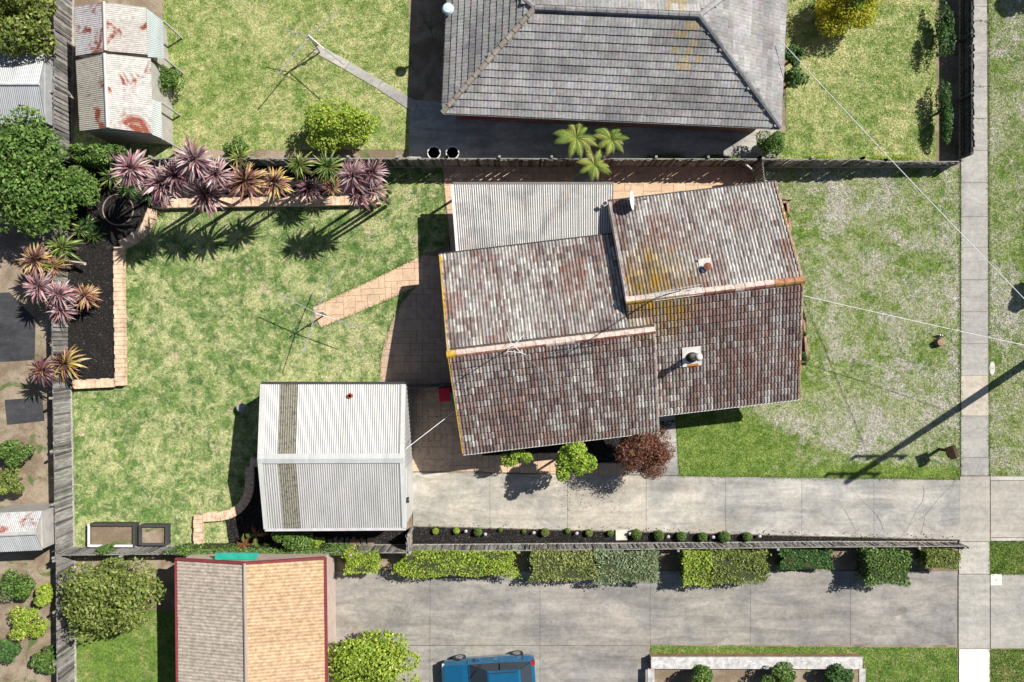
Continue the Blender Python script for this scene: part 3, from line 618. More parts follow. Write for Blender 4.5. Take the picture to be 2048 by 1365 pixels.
# ridge caps
def ridge(u0, u1, v, z, n, sd, yellow=None):
    s = (u1 - u0) / n
    for i in range(n):
        c = jit((0.58, 0.465, 0.41), 0.08); c2 = random.choice([(0.24, 0.10, 0.075), (0.5, 0.40, 0.35), (0.33, 0.16, 0.12)])
        if yellow == 'L' and i < 1: c, c2 = (0.5, 0.32, 0.06), (0.48, 0.28, 0.02)
        if yellow == 'R' and i >= n - 3: c, c2 = (0.38, 0.19, 0.11), (0.34, 0.19, 0.06)
        if yellow == 'R' and i < 6: c2 = (0.36, 0.24, 0.05)
        m = MB(c); a, b_ = u0 + i * s, u0 + (i + 1) * s + 0.03; pr = [(-0.165, 0.0), (-0.11, 0.075), (-0.045, 0.115), (0.045, 0.115), (0.11, 0.075), (0.165, 0.0)]
        for uu, k, dz in ((a, 1.0, 0.012), (b_, 0.93, 0.0)):
            for q, r in pr: m.v.append(tuple(HP(uu, v + q * k, z + 0.03 + r * k + dz)))
        for j in range(5): m.f.append((j, j + 1, 7 + j, 6 + j)); m.c.append(c2 if j <= 1 else c)
        m.f.append((0, 1, 2, 3, 4, 5)); m.c.append((0.2, 0.15, 0.13)); m.f.append((11, 10, 9, 8, 7, 6)); m.c.append((0.2, 0.15, 0.13))
        m.build('ridge_cap', M['tile'], roof)
ridge(LU0 - 0.03, LU2, LVR, LR, 21, 1, 'L'); ridge(RU0 - 0.03, RU2 + 0.03, RVR, RR, 18, 2, 'R')
# gutters, barges, fascias
def bar(nm, p, q, wd, hh, col, mat='flat', par=None): m = MB(col); m.beam(p, q, wd, hh); return m.build(nm, M[mat], par or house)
bar('gutter', HP(LU0, LVT + 0.05, LE - 0.02), HP(LU1, LVT + 0.05, LE - 0.02), 0.11, 0.10, (0.035, 0.035, 0.035))
bar('gutter', HP(RU0, RVT + 0.05, RE - 0.02), HP(RU2, RVT + 0.05, RE - 0.02), 0.11, 0.10, (0.035, 0.035, 0.035))
bar('gutter', HP(LU0, LVB - 0.05, LE - 0.04), HP(LU2, LVB - 0.05, LE - 0.04), 0.10, 0.10, (0.5, 0.48, 0.45))
bar('gutter', HP(RU1 + 0.05, RVB - 0.05, REB - 0.04), HP(RU2, RVB - 0.05, REB - 0.04), 0.10, 0.10, (0.5, 0.48, 0.45))
for u, v0, z0, v1, z1, s in ((LU0, LVT, LE, LVR, LR, -1), (LU0, LVB, LE, LVR, LR, -1), (LU2, LVB, LE, LVR, LR, 1), (RU0, RVT, RE, RVR, RR, -1), (RU2, RVT, RE, RVR, RR, 1), (RU2, RVB, REB, RVR, RR, 1)):
    bar('barge_board', HP(u + s * 0.012, v0, z0 - 0.06), HP(u + s * 0.012, v1, z1 - 0.06), 0.025, 0.2, (0.50, 0.47, 0.43))
# lichen stained edge tiles along the gable ends
for u, s, v0, z0, v1, z1, kind in ((LU0, 1, LVT, LE, LVR, LR, 'y'), (LU0, 1, LVB, LE, LVR, LR, 'y'), (RU2, -1, RVT, RE, RVR, RR, 'r'), (RU2, -1, RVB, REB, RVR, RR, 'r'), (RU0, 1, RVT, RE, RVR, RR, 'p'), (LU2, -1, LVB, LE, LVR, LR, 'p')):
    p, q = HP(u + s * 0.055, v0, z0 + 0.09), HP(u + s * 0.055, v1, z1 + 0.07); n_ = sl(v0, z0, v1, z1)
    for i in range(n_):
        g = vnoise(i * 0.4, 0.3, u + v0); base_ = {'y': lerp((0.36, 0.31, 0.27), (0.50, 0.29, 0.02), min(1, 0.25 + g * 1.1)), 'r': lerp((0.30, 0.22, 0.18), (0.36, 0.19, 0.035), g), 'p': lerp((0.2, 0.15, 0.13), (0.36, 0.33, 0.31), g)}[kind]
        m = MB(jit(base_, 0.15)); m.beam(p.lerp(q, i / n_) + ZX * 0.012, p.lerp(q, (i + 1.04) / n_), 0.11, 0.035); m.build('edge_tile', M['tile'], roof)
# walls
w_ = MB((0.4, 0.3, 0.25))
w_.prism([HP(u, v, 0)[:2] for u, v in ((-2.3, -4.1), (5.6, -4.1), (5.6, 3.6), (-2.3, 3.6))], 0, 2.58); w_.build('wall', M['brick'], house)
w_ = MB((0.4, 0.3, 0.25)); w_.prism([HP(u, v, 0)[:2] for u, v in ((5.61, -3.5), (11.95, -3.5), (11.95, 5.1), (5.61, 5.1))], 0, 2.40); w_.build('wall', M['brick'], house)
def gable(u, v0, v1, z0, vr, zr):
    m = MB((0.55, 0.52, 0.47)); a, b_, c = HP(u, v0, z0), HP(u, v1, z0), HP(u, vr, zr - 0.06); d = UX * 0.08
    m.v += [tuple(x) for x in (a, b_, c, a + d, b_ + d, c + d)]; m.f += [(0, 1, 2), (5, 4, 3), (0, 3, 4, 1), (1, 4, 5, 2), (2, 5, 3, 0)]; m.c += [m.col] * 5; m.build('gable', M['flat'], house)
gable(-2.3, -4.1, 3.6, 2.58, LVR, LR - 0.1); gable(5.5, -4.1, 3.6, 2.58, LVR, LR - 0.1); gable(11.85, -3.5, 5.1, 2.42, RVR, RR - 0.15); gable(5.05, 0.5, 5.2, 2.6, RVR, RR - 0.1)
def window(u, v, wd, ht, z, along, out):
    d = UX if along == 'u' else VX; nrm = (VX if along == 'u' else UX) * out; c = HP(u, v, z); m = MB((0.62, 0.6, 0.56))
    for s in (-1, 1):
        m.beam(c + d * s * wd / 2 + nrm * 0.02 - ZX * ht / 2, c + d * s * wd / 2 + nrm * 0.02 + ZX * ht / 2, 0.06, 0.06)
        m.beam(c - d * wd / 2 + nrm * 0.02 + ZX * s * ht / 2, c + d * wd / 2 + nrm * 0.02 + ZX * s * ht / 2, 0.06, 0.06)
    o = m.build('window', M['flat'], house); g = MB((0.05, 0.06, 0.07)); g.beam(c - d * wd / 2 + nrm * 0.012, c + d * wd / 2 + nrm * 0.012, 0.02, ht); g.build('pane', M['glass'], o)
window(8.0, -3.5, 2.0, 1.3, 1.5, 'u', -1); window(10.6, -3.5, 1.4, 1.3, 1.5, 'u', -1); window(1.0, -4.1, 1.8, 1.2, 1.5, 'u', -1); window(11.95, 3.0, 2.2, 1.4, 1.45, 'v', 1); window(11.95, -1.2, 2.2, 1.4, 1.45, 'v', 1); window(-2.3, 1.6, 1.5, 1.2, 1.5, 'v', -1)
m = MB((0.16, 0.09, 0.06)); m.beam(HP(-2.33, -1.2, 1.02), HP(-2.33, -0.3, 1.02), 0.06, 2.04); m.build('door', M['flat'], house)
# flue with flashing
fx = Vector(W(1387, 714, 3.85)); FB = 4.40 - 0.389 * (RVR - fx.dot(VX)) + 0.05
m = MB((0.62, 0.61, 0.57)); a = [HP(fx.dot(UX) + s * 0.40, fx.dot(VX) + t * 0.42, FB + t * 0.42 * 0.389 + 0.125) for s, t in ((-1, -1), (1, -1), (1, 1), (-1, 1))]
slab4(m, *a, 0.015); m.hexa([a[0].lerp(a[1], 0.25) + ZX * z_ for z_ in (0.002,)] + [a[0].lerp(a[1], 0.85) + ZX * 0.002, a[0].lerp(a[1], 0.85).lerp(a[2], 0.12) + ZX * 0.002, a[0].lerp(a[1], 0.25).lerp(a[3], 0.1) + ZX * 0.002] + [a[0].lerp(a[1], 0.25) + ZX * 0.006, a[0].lerp(a[1], 0.85) + ZX * 0.006, a[0].lerp(a[1], 0.85).lerp(a[2], 0.12) + ZX * 0.006, a[0].lerp(a[1], 0.25).lerp(a[3], 0.1) + ZX * 0.006], (0.45, 0.17, 0.04)); fl = m.build('flue_flashing', M['flat'], roof); fl['label'] = 'pale flashing with a rusty lower edge'
m = MB((0.02, 0.02, 0.022)); m.lathe((fx.x, fx.y, FB + 0.1), [(0.27, 0), (0.26, 0.06), (0.16, 0.12), (0.15, 0.2)], 20); m.build('flue_boot', M['plastic'], roof)
fl = MB((0.33, 0.32, 0.31)); fl.lathe((fx.x, fx.y, FB), [(0.125, 0.1), (0.125, 1.30), (0.17, 1.31), (0.17, 1.35), (0.125, 1.37)], 18); flo = fl.build('flue', M['metal'], roof)
m = MB((0.6, 0.59, 0.56)); m.lathe((fx.x, fx.y, FB), [(0.13, 1.40), (0.14, 1.42), (0.09, 1.48), (0.02, 1.50)], 18); m.build('flue_cap', M['flat'], roof)
vx = Vector(W(1411, 535, 4.0)); vz = 4.40 - 0.392 * (vx.dot(VX) - RVR) + 0.03
m = MB((0.24, 0.10, 0.07)); m.lathe((vx.x, vx.y, vz), [(0.09, 0), (0.09, 0.28), (0.17, 0.30), (0.17, 0.34), (0.05, 0.40)], 14); m.build('roof_vent', M['rough'], roof)
m = MB((0.55, 0.54, 0.5)); m.box((vx.x - 0.05, vx.y + 0.1, vz + 0.02), (0.5, 0.55, 0.03), ANG); m.build('vent_flashing', M['rough'], roof)
vx = Vector(W(1404, 541, 4.0)); m = MB((0.10, 0.24, 0.42)); m.lathe((vx.x, vx.y, vz), [(0.06, 0), (0.06, 0.22), (0.10, 0.23), (0.03, 0.28)], 12); m.build('roof_vent', M['plastic'], roof)

# ------------------------------------------------------------------ patio cover
def corr_sheet(m, A, B, C, D, pitch, amp, col, rows=2, per=4, vd=0.75):
    """corrugated quad, corrugations run A->D; A-B is one end, D-C the other"""
    A, B, C, D = map(Vector, (A, B, C, D)); L = (B - A).length; n = max(1, round(L / pitch)) * per; base = len(m.v)
    nr = (B - A).cross(D - A).normalized(); nr = nr if nr.z > 0 else -nr
    for j in range(rows + 1):
        t = j / rows
        for i in range(n + 1):
            s = i / n; p = (A.lerp(B, s)).lerp(D.lerp(C, s), t); m.v.append(tuple(p + nr * amp * (0.5 + 0.5 * math.cos(2 * math.pi * i / per))))
    for j in range(rows):
        for i in range(n):
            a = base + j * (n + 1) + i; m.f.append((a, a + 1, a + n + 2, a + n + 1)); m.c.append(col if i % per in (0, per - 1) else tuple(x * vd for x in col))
pA, pB, pC, pD = Vector(W(906, 370, 2.2)), Vector(W(1227, 370, 2.2)), Vector(W(1225, 474, 2.46)), Vector(W(917, 511, 2.46))
pat = thing('patio_cover', 'corrugated pale roof of the patio cover behind the house', 'patio cover', (pA.x, pA.y, 0))
NS = 9
for i in range(NS):
    s0, s1 = i / NS - (0.004 if i else 0), (i + 1) / NS
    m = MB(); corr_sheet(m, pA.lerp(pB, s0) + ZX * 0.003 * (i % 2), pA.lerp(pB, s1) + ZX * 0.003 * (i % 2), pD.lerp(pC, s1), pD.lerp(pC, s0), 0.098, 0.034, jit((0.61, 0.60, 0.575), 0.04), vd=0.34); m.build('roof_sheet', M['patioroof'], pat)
bar('gutter', pA + Vector((0, 0.06, -0.03)), pB + Vector((0, 0.06, -0.03)), 0.12, 0.09, (0.16, 0.15, 0.14), par=pat)
bar('edge_flashing', pA + Vector((-0.05, 0, 0.02)), pD + Vector((-0.05, 0, 0.02)), 0.10, 0.06, (0.66, 0.65, 0.62), par=pat)
for t in (0.02, 0.35, 0.68, 0.98):
    q = pA.lerp(pB, t); bar('post', Vector((q.x, q.y - 0.08, 0)), Vector((q.x, q.y - 0.08, 2.12)), 0.09, 0.09, (0.30, 0.18, 0.12), par=pat)
for t in (0.03, 0.5, 0.97):
    a, c = pA.lerp(pD, t), pB.lerp(pC, t); bar('beam', a - ZX * 0.07, c - ZX * 0.07, 0.05, 0.1, (0.2, 0.13, 0.1), par=pat)

# ------------------------------------------------------------------ garage
g1, g2, g3, g4 = Vector(W(523, 769, 2.5)), Vector(W(810, 769, 2.5)), Vector(W(812, 1056, 2.5)), Vector(W(530, 1058, 2.5))
gr1, gr2 = (g1 + g4) / 2, (g2 + g3) / 2; gr1.z = gr2.z = 3.1
gar = thing('metal_garage', 'pale corrugated metal garage with a grimy skylight strip', 'garage', ((g1.x + g3.x) / 2, (g1.y + g3.y) / 2, 0))
WHITE = (0.53, 0.525, 0.505)
segs = [(0.0, 0.133, 'steel', WHITE), (0.133, 0.258, 'grime', ONE)] + [(0.258 + i * 0.742 / 6, 0.258 + (i + 1) * 0.742 / 6, 'steel', WHITE) for i in range(6)]
for a, c, e_, f_ in ((g1, g2, gr2, gr1), (g4, g3, gr2, gr1)):
    for s0, s1, mt, cl in segs:
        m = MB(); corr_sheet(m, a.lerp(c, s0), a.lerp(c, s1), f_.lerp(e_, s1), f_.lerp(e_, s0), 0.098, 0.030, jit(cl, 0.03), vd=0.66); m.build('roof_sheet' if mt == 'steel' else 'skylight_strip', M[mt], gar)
for s in (1, -1):
    m = MB((0.56, 0.57, 0.55) if s > 0 else (0.50, 0.53, 0.52)); o = Vector((0, 0.21 * s, -0.035)); slab4(m, gr1 + ZX * 0.075, gr2 + ZX * 0.075, gr2 + o + ZX * 0.075, gr1 + o + ZX * 0.075, 0.008); m.build('ridge_capping', M['steel'], gar)
for a, c in ((g1, gr1), (g4, gr1), (g2, gr2), (g3, gr2)):
    o = Vector((0.06 if a.x < -8 else -0.06, 0, 0.04)); bar('barge_flashing', a + o, c + o, 0.2, 0.05, (0.60, 0.60, 0.57), 'steel', gar)
bar('gutter', g1 + Vector((0, 0.05, -0.03)), g2 + Vector((0, 0.05, -0.03)), 0.12, 0.1, (0.05, 0.05, 0.055), par=gar)
bar('gutter', g4 + Vector((0, -0.05, -0.03)), g3 + Vector((0, -0.05, -0.03)), 0.12, 0.1, (0.5, 0.49, 0.5), par=gar)
c4 = [Vector((p.x + dx, p.y + dy)) for p, dx, dy in ((g1, 0.12, -0.06), (g2, -0.06, -0.06), (g3, -0.06, 0.06), (g4, 0.12, 0.06))]
for i, (a, c) in enumerate(zip(c4, c4[1:] + c4[:1])):
    m = MB((0.45, 0.46, 0.45)); m.beam((a.x, a.y, 1.23), (c.x, c.y, 1.23), 0.05, 2.46); wl = m.build('wall', M['steel'], gar)
    L = (c - a).length; d = (c - a) / L; nrm = Vector((-d.y, d.x))
    ctr = Vector((sum(p.x for p in c4) / 4, sum(p.y for p in c4) / 4))
    if (a - ctr).dot(nrm) < 0: nrm = -nrm
    for k in range(int(L / 0.2)):
        q = a + d * (k + 0.5) * 0.2 + nrm * 0.03
        if i == 1 and 3.7 < (k + .5) * .2 < 6.1: continue
        mm = MB((0.5, 0.51, 0.5)); mm.box((q.x, q.y, 1.23), (0.06, 0.03, 2.44), math.atan2(d.y, d.x)); mm.build('wall_rib', M['steel'], wl)
    if i in (1, 3):
        m = MB((0.48, 0.49, 0.48)); r = gr2 if i == 1 else gr1; m.face([(a.x, a.y, 2.46), (c.x, c.y, 2.46), ((a.x + c.x) / 2, (a.y + c.y) / 2, 3.06)]); m.build('gable', M['steel'], gar)
    if i == 1:
        for k in range(11):
            m = MB(jit((0.55, 0.55, 0.53), 0.04)); p, q = a + d * 3.7 + nrm * 0.04, a + d * 6.1 + nrm * 0.04; m.beam((p.x, p.y, 0.1 + k * 0.2), (q.x, q.y, 0.1 + k * 0.2), 0.03, 0.185); m.build('door_slat', M['steel'], wl)
v0 = Vector(W(700, 792, 2.62)); m = MB((0.40, 0.10, 0.05)); m.lathe((v0.x, v0.y, 2.52), [(0.13, 0), (0.12, 0.05), (0.11, 0.2), (0.07, 0.2), (0.07, 0.02)], 16); m.build('roof_vent', M['rough'], gar)
v0 = Vector(W(815, 1003, 2.2)); m = MB((0.03, 0.03, 0.03)); m.box((v0.x, v0.y, 2.2), (0.14, 0.12, 0.1)); m.box((v0.x + 0.02, v0.y + 0.14, 2.22), (0.1, 0.1, 0.08), 0.5); m.build('floodlight', M['plastic'], gar)

# ------------------------------------------------------------------ grey hipped house next door
A, B = Vector(W(885, 226, 2.5)), Vector(W(1560, 256, 2.5)); dU = (B - A); LH = dU.length; dU /= LH; dV = Vector((-dU.y, dU.x, 0))
nb = thing('hipped_house', 'neighbouring house with a grey tiled hip roof', 'house', ((A.x + B.x) / 2, A.y + 4, 0))
DEP = 7.9; RZ = 4.45; RN = 3.95
P_ = lambda u, v, z: A + dU * u + dV * v + ZX * (z - 2.5)
q1, q2 = P_(RN - 0.1, RN, RZ), P_(LH - RN - 0.3, RN, RZ)
deck = MB((0.16, 0.16, 0.165)); E4 = [P_(0, 0, 2.5), P_(LH, 0, 2.5), P_(LH, DEP, 2.5), P_(0, DEP, 2.5)]
for f_ in ((E4[0], E4[1], q2, q1), (E4[1], E4[2], q2), (E4[2], E4[3], q1, q2), (E4[3], E4[0], q1)): deck.face(f_)
nroof = deck.build('roof', M['gtile'], nb); tl = MB()
GPROF = [(0.0, 0.0), (0.08, 0.012), (0.15, 0.004), (0.225, 0.014), (0.30, 0.0)]
def grey_plane(e0, e1, r0, r1, tone):
    ue = (e1 - e0).normalized(); L = (e1 - e0).length; foot = e0 + ue * (r0 - e0).dot(ue); ds = (r0 - foot).normalized(); S = (r0 - foot).length
    nr = ue.cross(ds).normalized(); nr = nr if nr.z > 0 else -nr; a0, a1 = (r0 - e0).dot(ue), (r1 - e0).dot(ue); tc = 0.32
    for j in range(int(S / tc)):
        t = (j + 0.5) * tc / S; lo, hi = a0 * t, L + (a1 - L) * t; sh = 0.15 * (j % 2)
        for i in range(int(L / 0.3) + 1):
            x = i * 0.3 + sh
            if x < lo - 0.15 or x + 0.15 > hi + 0.1: continue
            g = vnoise(i * 0.12, j * 0.5, tone * 10); c = jit(lerp((0.20, 0.195, 0.195), (0.34, 0.33, 0.325), g), 0.16)
            if 1330 < PXY(e0 + ue * x + ds * j * tc)[0] < 1390 and random.random() < 0.4 and j > 6: c = lerp(c, (0.32, 0.24, 0.10), 0.6)
            p = tile_piece(e0 + ue * x + ds * (j * tc), ue, ds, nr, [c, c], GPROF, tc, 0.06); k = len(tl.v); tl.v += p.v; tl.f += [tuple(i_ + k for i_ in f) for f in p.f]; tl.c += p.c
grey_plane(E4[0], E4[1], q1, q2, 1.0); grey_plane(E4[1], E4[2], q2, q2, 2.0); grey_plane(E4[3], E4[0], q1, q1, 3.0); grey_plane(E4[2], E4[3], q2, q1, 4.0)
tl.build('roof_tiles', M['gtile'], nroof)['kind'] = 'stuff'
def caps(p, q, col):
    n = round((q - p).length / 0.42); d = (q - p) / n
    for i in range(n):
        m = MB(jit(col, 0.15)); m.tube([p + d * i + ZX * 0.03, p + d * (i + 1.06) + ZX * 0.015], [0.13, 0.12], 8); m.build('ridge_cap', M['gtile'], nroof)
caps(q1, q2, (0.22, 0.215, 0.22)); caps(E4[0], q1, (0.33, 0.29, 0.24)); caps(E4[1], q2, (0.19, 0.19, 0.2)); caps(E4[2], q2, (0.3, 0.3, 0.3)); caps(E4[3], q1, (0.3, 0.3, 0.3))
for a, c in ((E4[0], E4[1]), (E4[1], E4[2]), (E4[3], E4[0])): bar('gutter', a - ZX * 0.04, c - ZX * 0.04, 0.14, 0.1, (0.2, 0.2, 0.2), par=nb)
w_ = MB((0.4, 0.3, 0.25)); w_.prism([P_(u, v, 0)[:2] for u, v in ((0.45, 0.45), (LH - 0.45, 0.45), (LH - 0.45, DEP - .45), (0.45, DEP - .45))], 0, 2.46); w_.build('wall', M['brick'], nb)
m = MB((0.36, 0.05, 0.035)); a, c = Vector(W(922, 238, 2.0)), Vector(W(1040, 240, 2.0)); slab4(m, a, c, c + Vector((0, 0.5, 0.2)), a + Vector((0, 0.5, 0.2)), 0.03); m.build('awning', M['flat'], nb)['label'] = 'red window awning under the eave'
dsh = Vector(W(896, 18, 3.2)); d_ = thing('rooftop_heater', 'pale blue round cover on the edge of the grey hip roof', 'roof cover', dsh)
m = MB((0.55, 0.68, 0.75)); m.lathe((dsh.x, dsh.y, 2.7), [(0.06, 0), (0.06, 0.35), (0.2, 0.4), (0.26, 0.5), (0.2, 0.6), (0.05, 0.64)], 18); m.build('cover', M['plastic'], d_)

# ------------------------------------------------------------------ terracotta garage below, sheds to the left
def gable_shed(name, label, cat, cor, zr, z, axis, mats, cols, pitch=0.09, wall=(0.4, 0.38, 0.35), nsheet=5, ridge_col=(0.5, 0.5, 0.48), amp=0.026, trim=None):
    """cor: px corners a,b,c,d (clockwise from top left). axis 'y': ridge runs vertically in the photo"""
    a, b_, c, d = [Vector(W(*p, z)) for p in cor]; root = thing(name, label, cat, ((a.x + c.x) / 2, (a.y + c.y) / 2, 0))
    if axis == 'y': r0, r1 = (a + b_) / 2, (d + c) / 2; planes = ((a, d, r1, r0, 0), (b_, c, r1, r0, 1))
    else: r0, r1 = (a + d) / 2, (b_ + c) / 2; planes = ((a, b_, r1, r0, 0), (d, c, r1, r0, 1))
    r0.z = r1.z = zr
    for p, q, e_, f_, k in planes:
        for i in range(nsheet):
            s0, s1 = i / nsheet, (i + 1) / nsheet; m = MB(); ofs = ZX * random.uniform(0, 0.012)
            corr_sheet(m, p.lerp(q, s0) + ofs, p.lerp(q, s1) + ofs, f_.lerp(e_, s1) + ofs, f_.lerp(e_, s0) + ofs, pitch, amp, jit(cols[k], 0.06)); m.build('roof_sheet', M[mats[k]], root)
    m = MB(ridge_col); m.tube([r0 + ZX * 0.03, r1 + ZX * 0.03], 0.08, 8); m.build('ridge_capping', M['steel'], root)
    cs = [a, b_, c, d]; ct = (a + c) / 2
    pg = [((p.x - ct.x) * 0.96 + ct.x, (p.y - ct.y) * 0.96 + ct.y) for p in cs]; m = MB(wall); m.prism(ccw(pg), 0, z - 0.04); m.build('wall', M['flat'], root)
    for r, (p, q) in ((r0, (a, b_) if axis == 'y' else (a, d)), (r1, (d, c) if axis == 'y' else (b_, c))):
        m = MB(wall); sh = (ct - r).normalized() * 0.12; sh.z = 0; m.face([p + sh - ZX * 0.04, q + sh - ZX * 0.04, r + sh - ZX * 0.03]); m.build('gable', M['flat'], root)
        if trim:
            for e_ in (p, q): bar('fascia', e_ + ZX * 0.02, r + ZX * 0.02, 0.10, 0.14, trim, par=root)
    if trim and axis == 'y':
        for p, q in ((a, d), (b_, c)): bar('gutter', p - ZX * 0.02, q - ZX * 0.02, 0.12, 0.1, trim, par=root)
    return root
gable_shed('terracotta_garage', 'neighbouring garage with a faded terracotta roof and red trim', 'garage', ((352, 1118), (650, 1116), (654, 1440), (356, 1440)), 3.2, 2.5, 'y', ('tile', 'tile'), ((0.47, 0.40, 0.335), (0.56, 0.385, 0.235)), 0.16, (0.5, 0.4, 0.35), 8, (0.40, 0.33, 0.27), 0.012, (0.20, 0.04, 0.045))
gable_shed('rusty_shed', 'rusty white iron shed nearest the purple cordylines', 'shed', ((152, 122), (302, 118), (306, 268), (160, 262)), 2.9, 2.2, 'y', ('rust', 'rust'), ((0.52, 0.48, 0.41), (0.60, 0.58, 0.54)), 0.09, (0.4, 0.38, 0.35), 3, (0.5, 0.5, 0.48))
gable_shed('rusty_shed', 'patchy rusted iron shed at the upper left', 'shed', ((150, 14), (292, 16), (296, 110), (152, 112)), 2.7, 2.2, 'y', ('rust', 'rust'), ((0.60, 0.58, 0.58), (0.56, 0.53, 0.49)), 0.09, (0.4, 0.38, 0.35), 3, (0.45, 0.4, 0.38))
for pts, lab in (([(297, 20), (326, 42), (328, 116), (300, 118)], 'pale green lean-to roof beside the upper rusty shed'), ([(304, 200), (322, 205), (325, 278), (300, 268)], 'pale green lean-to roof beside the lower rusty shed')):
    P = [Vector(W(x, y, 2.0)) for x, y in pts]; r_ = thing('lean_to', lab, 'lean-to', (P[0].x, P[0].y, 0)); m = MB(); P[0].z = P[3].z = 2.2
    corr_sheet(m, P[0], P[3], P[2], P[1], 0.09, 0.02, (0.52, 0.58, 0.55)); m.build('roof_sheet', M['steel'], r_)
    for q in P[1:3]: bar('post', Vector((q.x, q.y, 0)), Vector((q.x, q.y, 1.98)), 0.07, 0.07, (0.4, 0.4, 0.4), par=r_)
gable_shed('steel_shed', 'grey steel shed at the left edge', 'shed', ((-70, 104), (93, 104), (93, 248), (-70, 248)), 2.4, 1.9, 'x', ('steel', 'steel'), ((0.44, 0.455, 0.46), (0.38, 0.40, 0.425)), 0.09, (0.35, 0.36, 0.37), 3, (0.7, 0.7, 0.7))
gable_shed('old_shed', 'small patched shed with a rust stained roof beyond the rear fence', 'shed', ((-40, 1028), (86, 1022), (87, 1100), (-40, 1106)), 2.6, 2.1, 'x', ('rust', 'steel'), ((0.5, 0.5, 0.5), (0.55, 0.57, 0.57)), 0.09, (0.4, 0.38, 0.36), 4, (0.5, 0.49, 0.47))
# green shade cloth and orange board peeping out above the terracotta roof
m = MB((0.02, 0.30, 0.22)); a = [Vector(W(x, y, z)) for x, y, z in ((430, 1106, 2.3), (518, 1106, 2.3), (512, 1120, 2.35), (430, 1120, 2.35))]; slab4(m, *a, 0.02)
tag(m.build('shade_cloth', M['flat']), 'green shade cloth beside the lower fence', 'shade cloth')
# low wall right of the blue car
lw = thing('planter_wall', 'long low white capped garden wall near the bottom edge', 'garden wall', W(1300, 1345))
a, c = Vector(W(1302, 1326, 0.5)), Vector(W(1724, 1326, 0.5)); bar('capping', a, c, 0.55, 0.08, (0.50, 0.49, 0.48), 'rough', lw)
m = MB((0.35, 0.3, 0.27)); m.beam(a - ZX * 0.27, c - ZX * 0.27, 0.45, 0.46); m.build('wall', M['brick'], lw)
for p_ in (a, c): bar('side_capping', p_ + Vector((0, -0.28, 0)), p_ + Vector((0, -2.5, 0)), 0.3, 0.08, (0.45, 0.44, 0.43), 'rough', lw)
# ------------------------------------------------------------------ plants
def leaf_mesh(name, L=1.0, wd=0.035, arch=0.18, droop=0.25, tip=(1, 1, 1)):
    n = 6; V = []; Fc = []; C = []
    for i in range(n + 1):
        t = i / n; x = L * t * (1 - 0.12 * droop * t); z = L * (arch * math.sin(math.pi * t * 0.6) - droop * t ** 2.6)
        ww = wd * (0.55 + 1.2 * t - 0.3 * t * t) if t < 0.45 else wd * (1.03 * (1 - ((t - 0.45) / 0.55) ** 1.6) + 0.03)
        V += [(x, -ww, z + ww * 0.45), (x, 0, z), (x, ww, z + ww * 0.45)]
    for i in range(n):
        a = i * 3; Fc += [(a, a + 3, a + 4, a + 1), (a + 1, a + 4, a + 5, a + 2)]; t = (i + 0.5) / n; C += [lerp((0.8, 0.8, 0.8), tip, t)] * 2
    me = mesh_np(name, V, Fc, C, True); me.materials.append(M['strap']); return me
LM = {'p': [leaf_mesh('leaf', 1, 0.056, 0.14, d, (1.2, 1.15, 1.15)) for d in (0.06, 0.2, 0.38)], 'y': [leaf_mesh('leaf', 1, 0.056, 0.14, d, (1.35, 1.3, 1.0)) for d in (0.06, 0.2, 0.38)],
      'g': [leaf_mesh('leaf', 1, 0.04, 0.12, d, (1.1, 1.15, 0.9)) for d in (0.06, 0.22, 0.42)]}
PAL = {'purple': [(0.30, 0.20, 0.21), (0.42, 0.31, 0.31), (0.22, 0.12, 0.14), (0.33, 0.15, 0.17), (0.50, 0.39, 0.38)],
       'dark': [(0.11, 0.055, 0.07), (0.17, 0.09, 0.105), (0.22, 0.12, 0.13), (0.08, 0.04, 0.05)],
       'yellow': [(0.42, 0.33, 0.10), (0.46, 0.36, 0.15), (0.34, 0.22, 0.08), (0.30, 0.12, 0.10)],
       'bronze': [(0.33, 0.20, 0.12), (0.25, 0.11, 0.09), (0.40, 0.30, 0.16), (0.20, 0.09, 0.09)],
       'green': [(0.13, 0.21, 0.045), (0.19, 0.27, 0.07), (0.08, 0.15, 0.03), (0.26, 0.32, 0.10)],
       'lime': [(0.22, 0.29, 0.06), (0.32, 0.36, 0.10), (0.16, 0.23, 0.05), (0.38, 0.38, 0.15)],
       'deep': [(0.035, 0.085, 0.025), (0.05, 0.12, 0.03), (0.07, 0.15, 0.04)]}
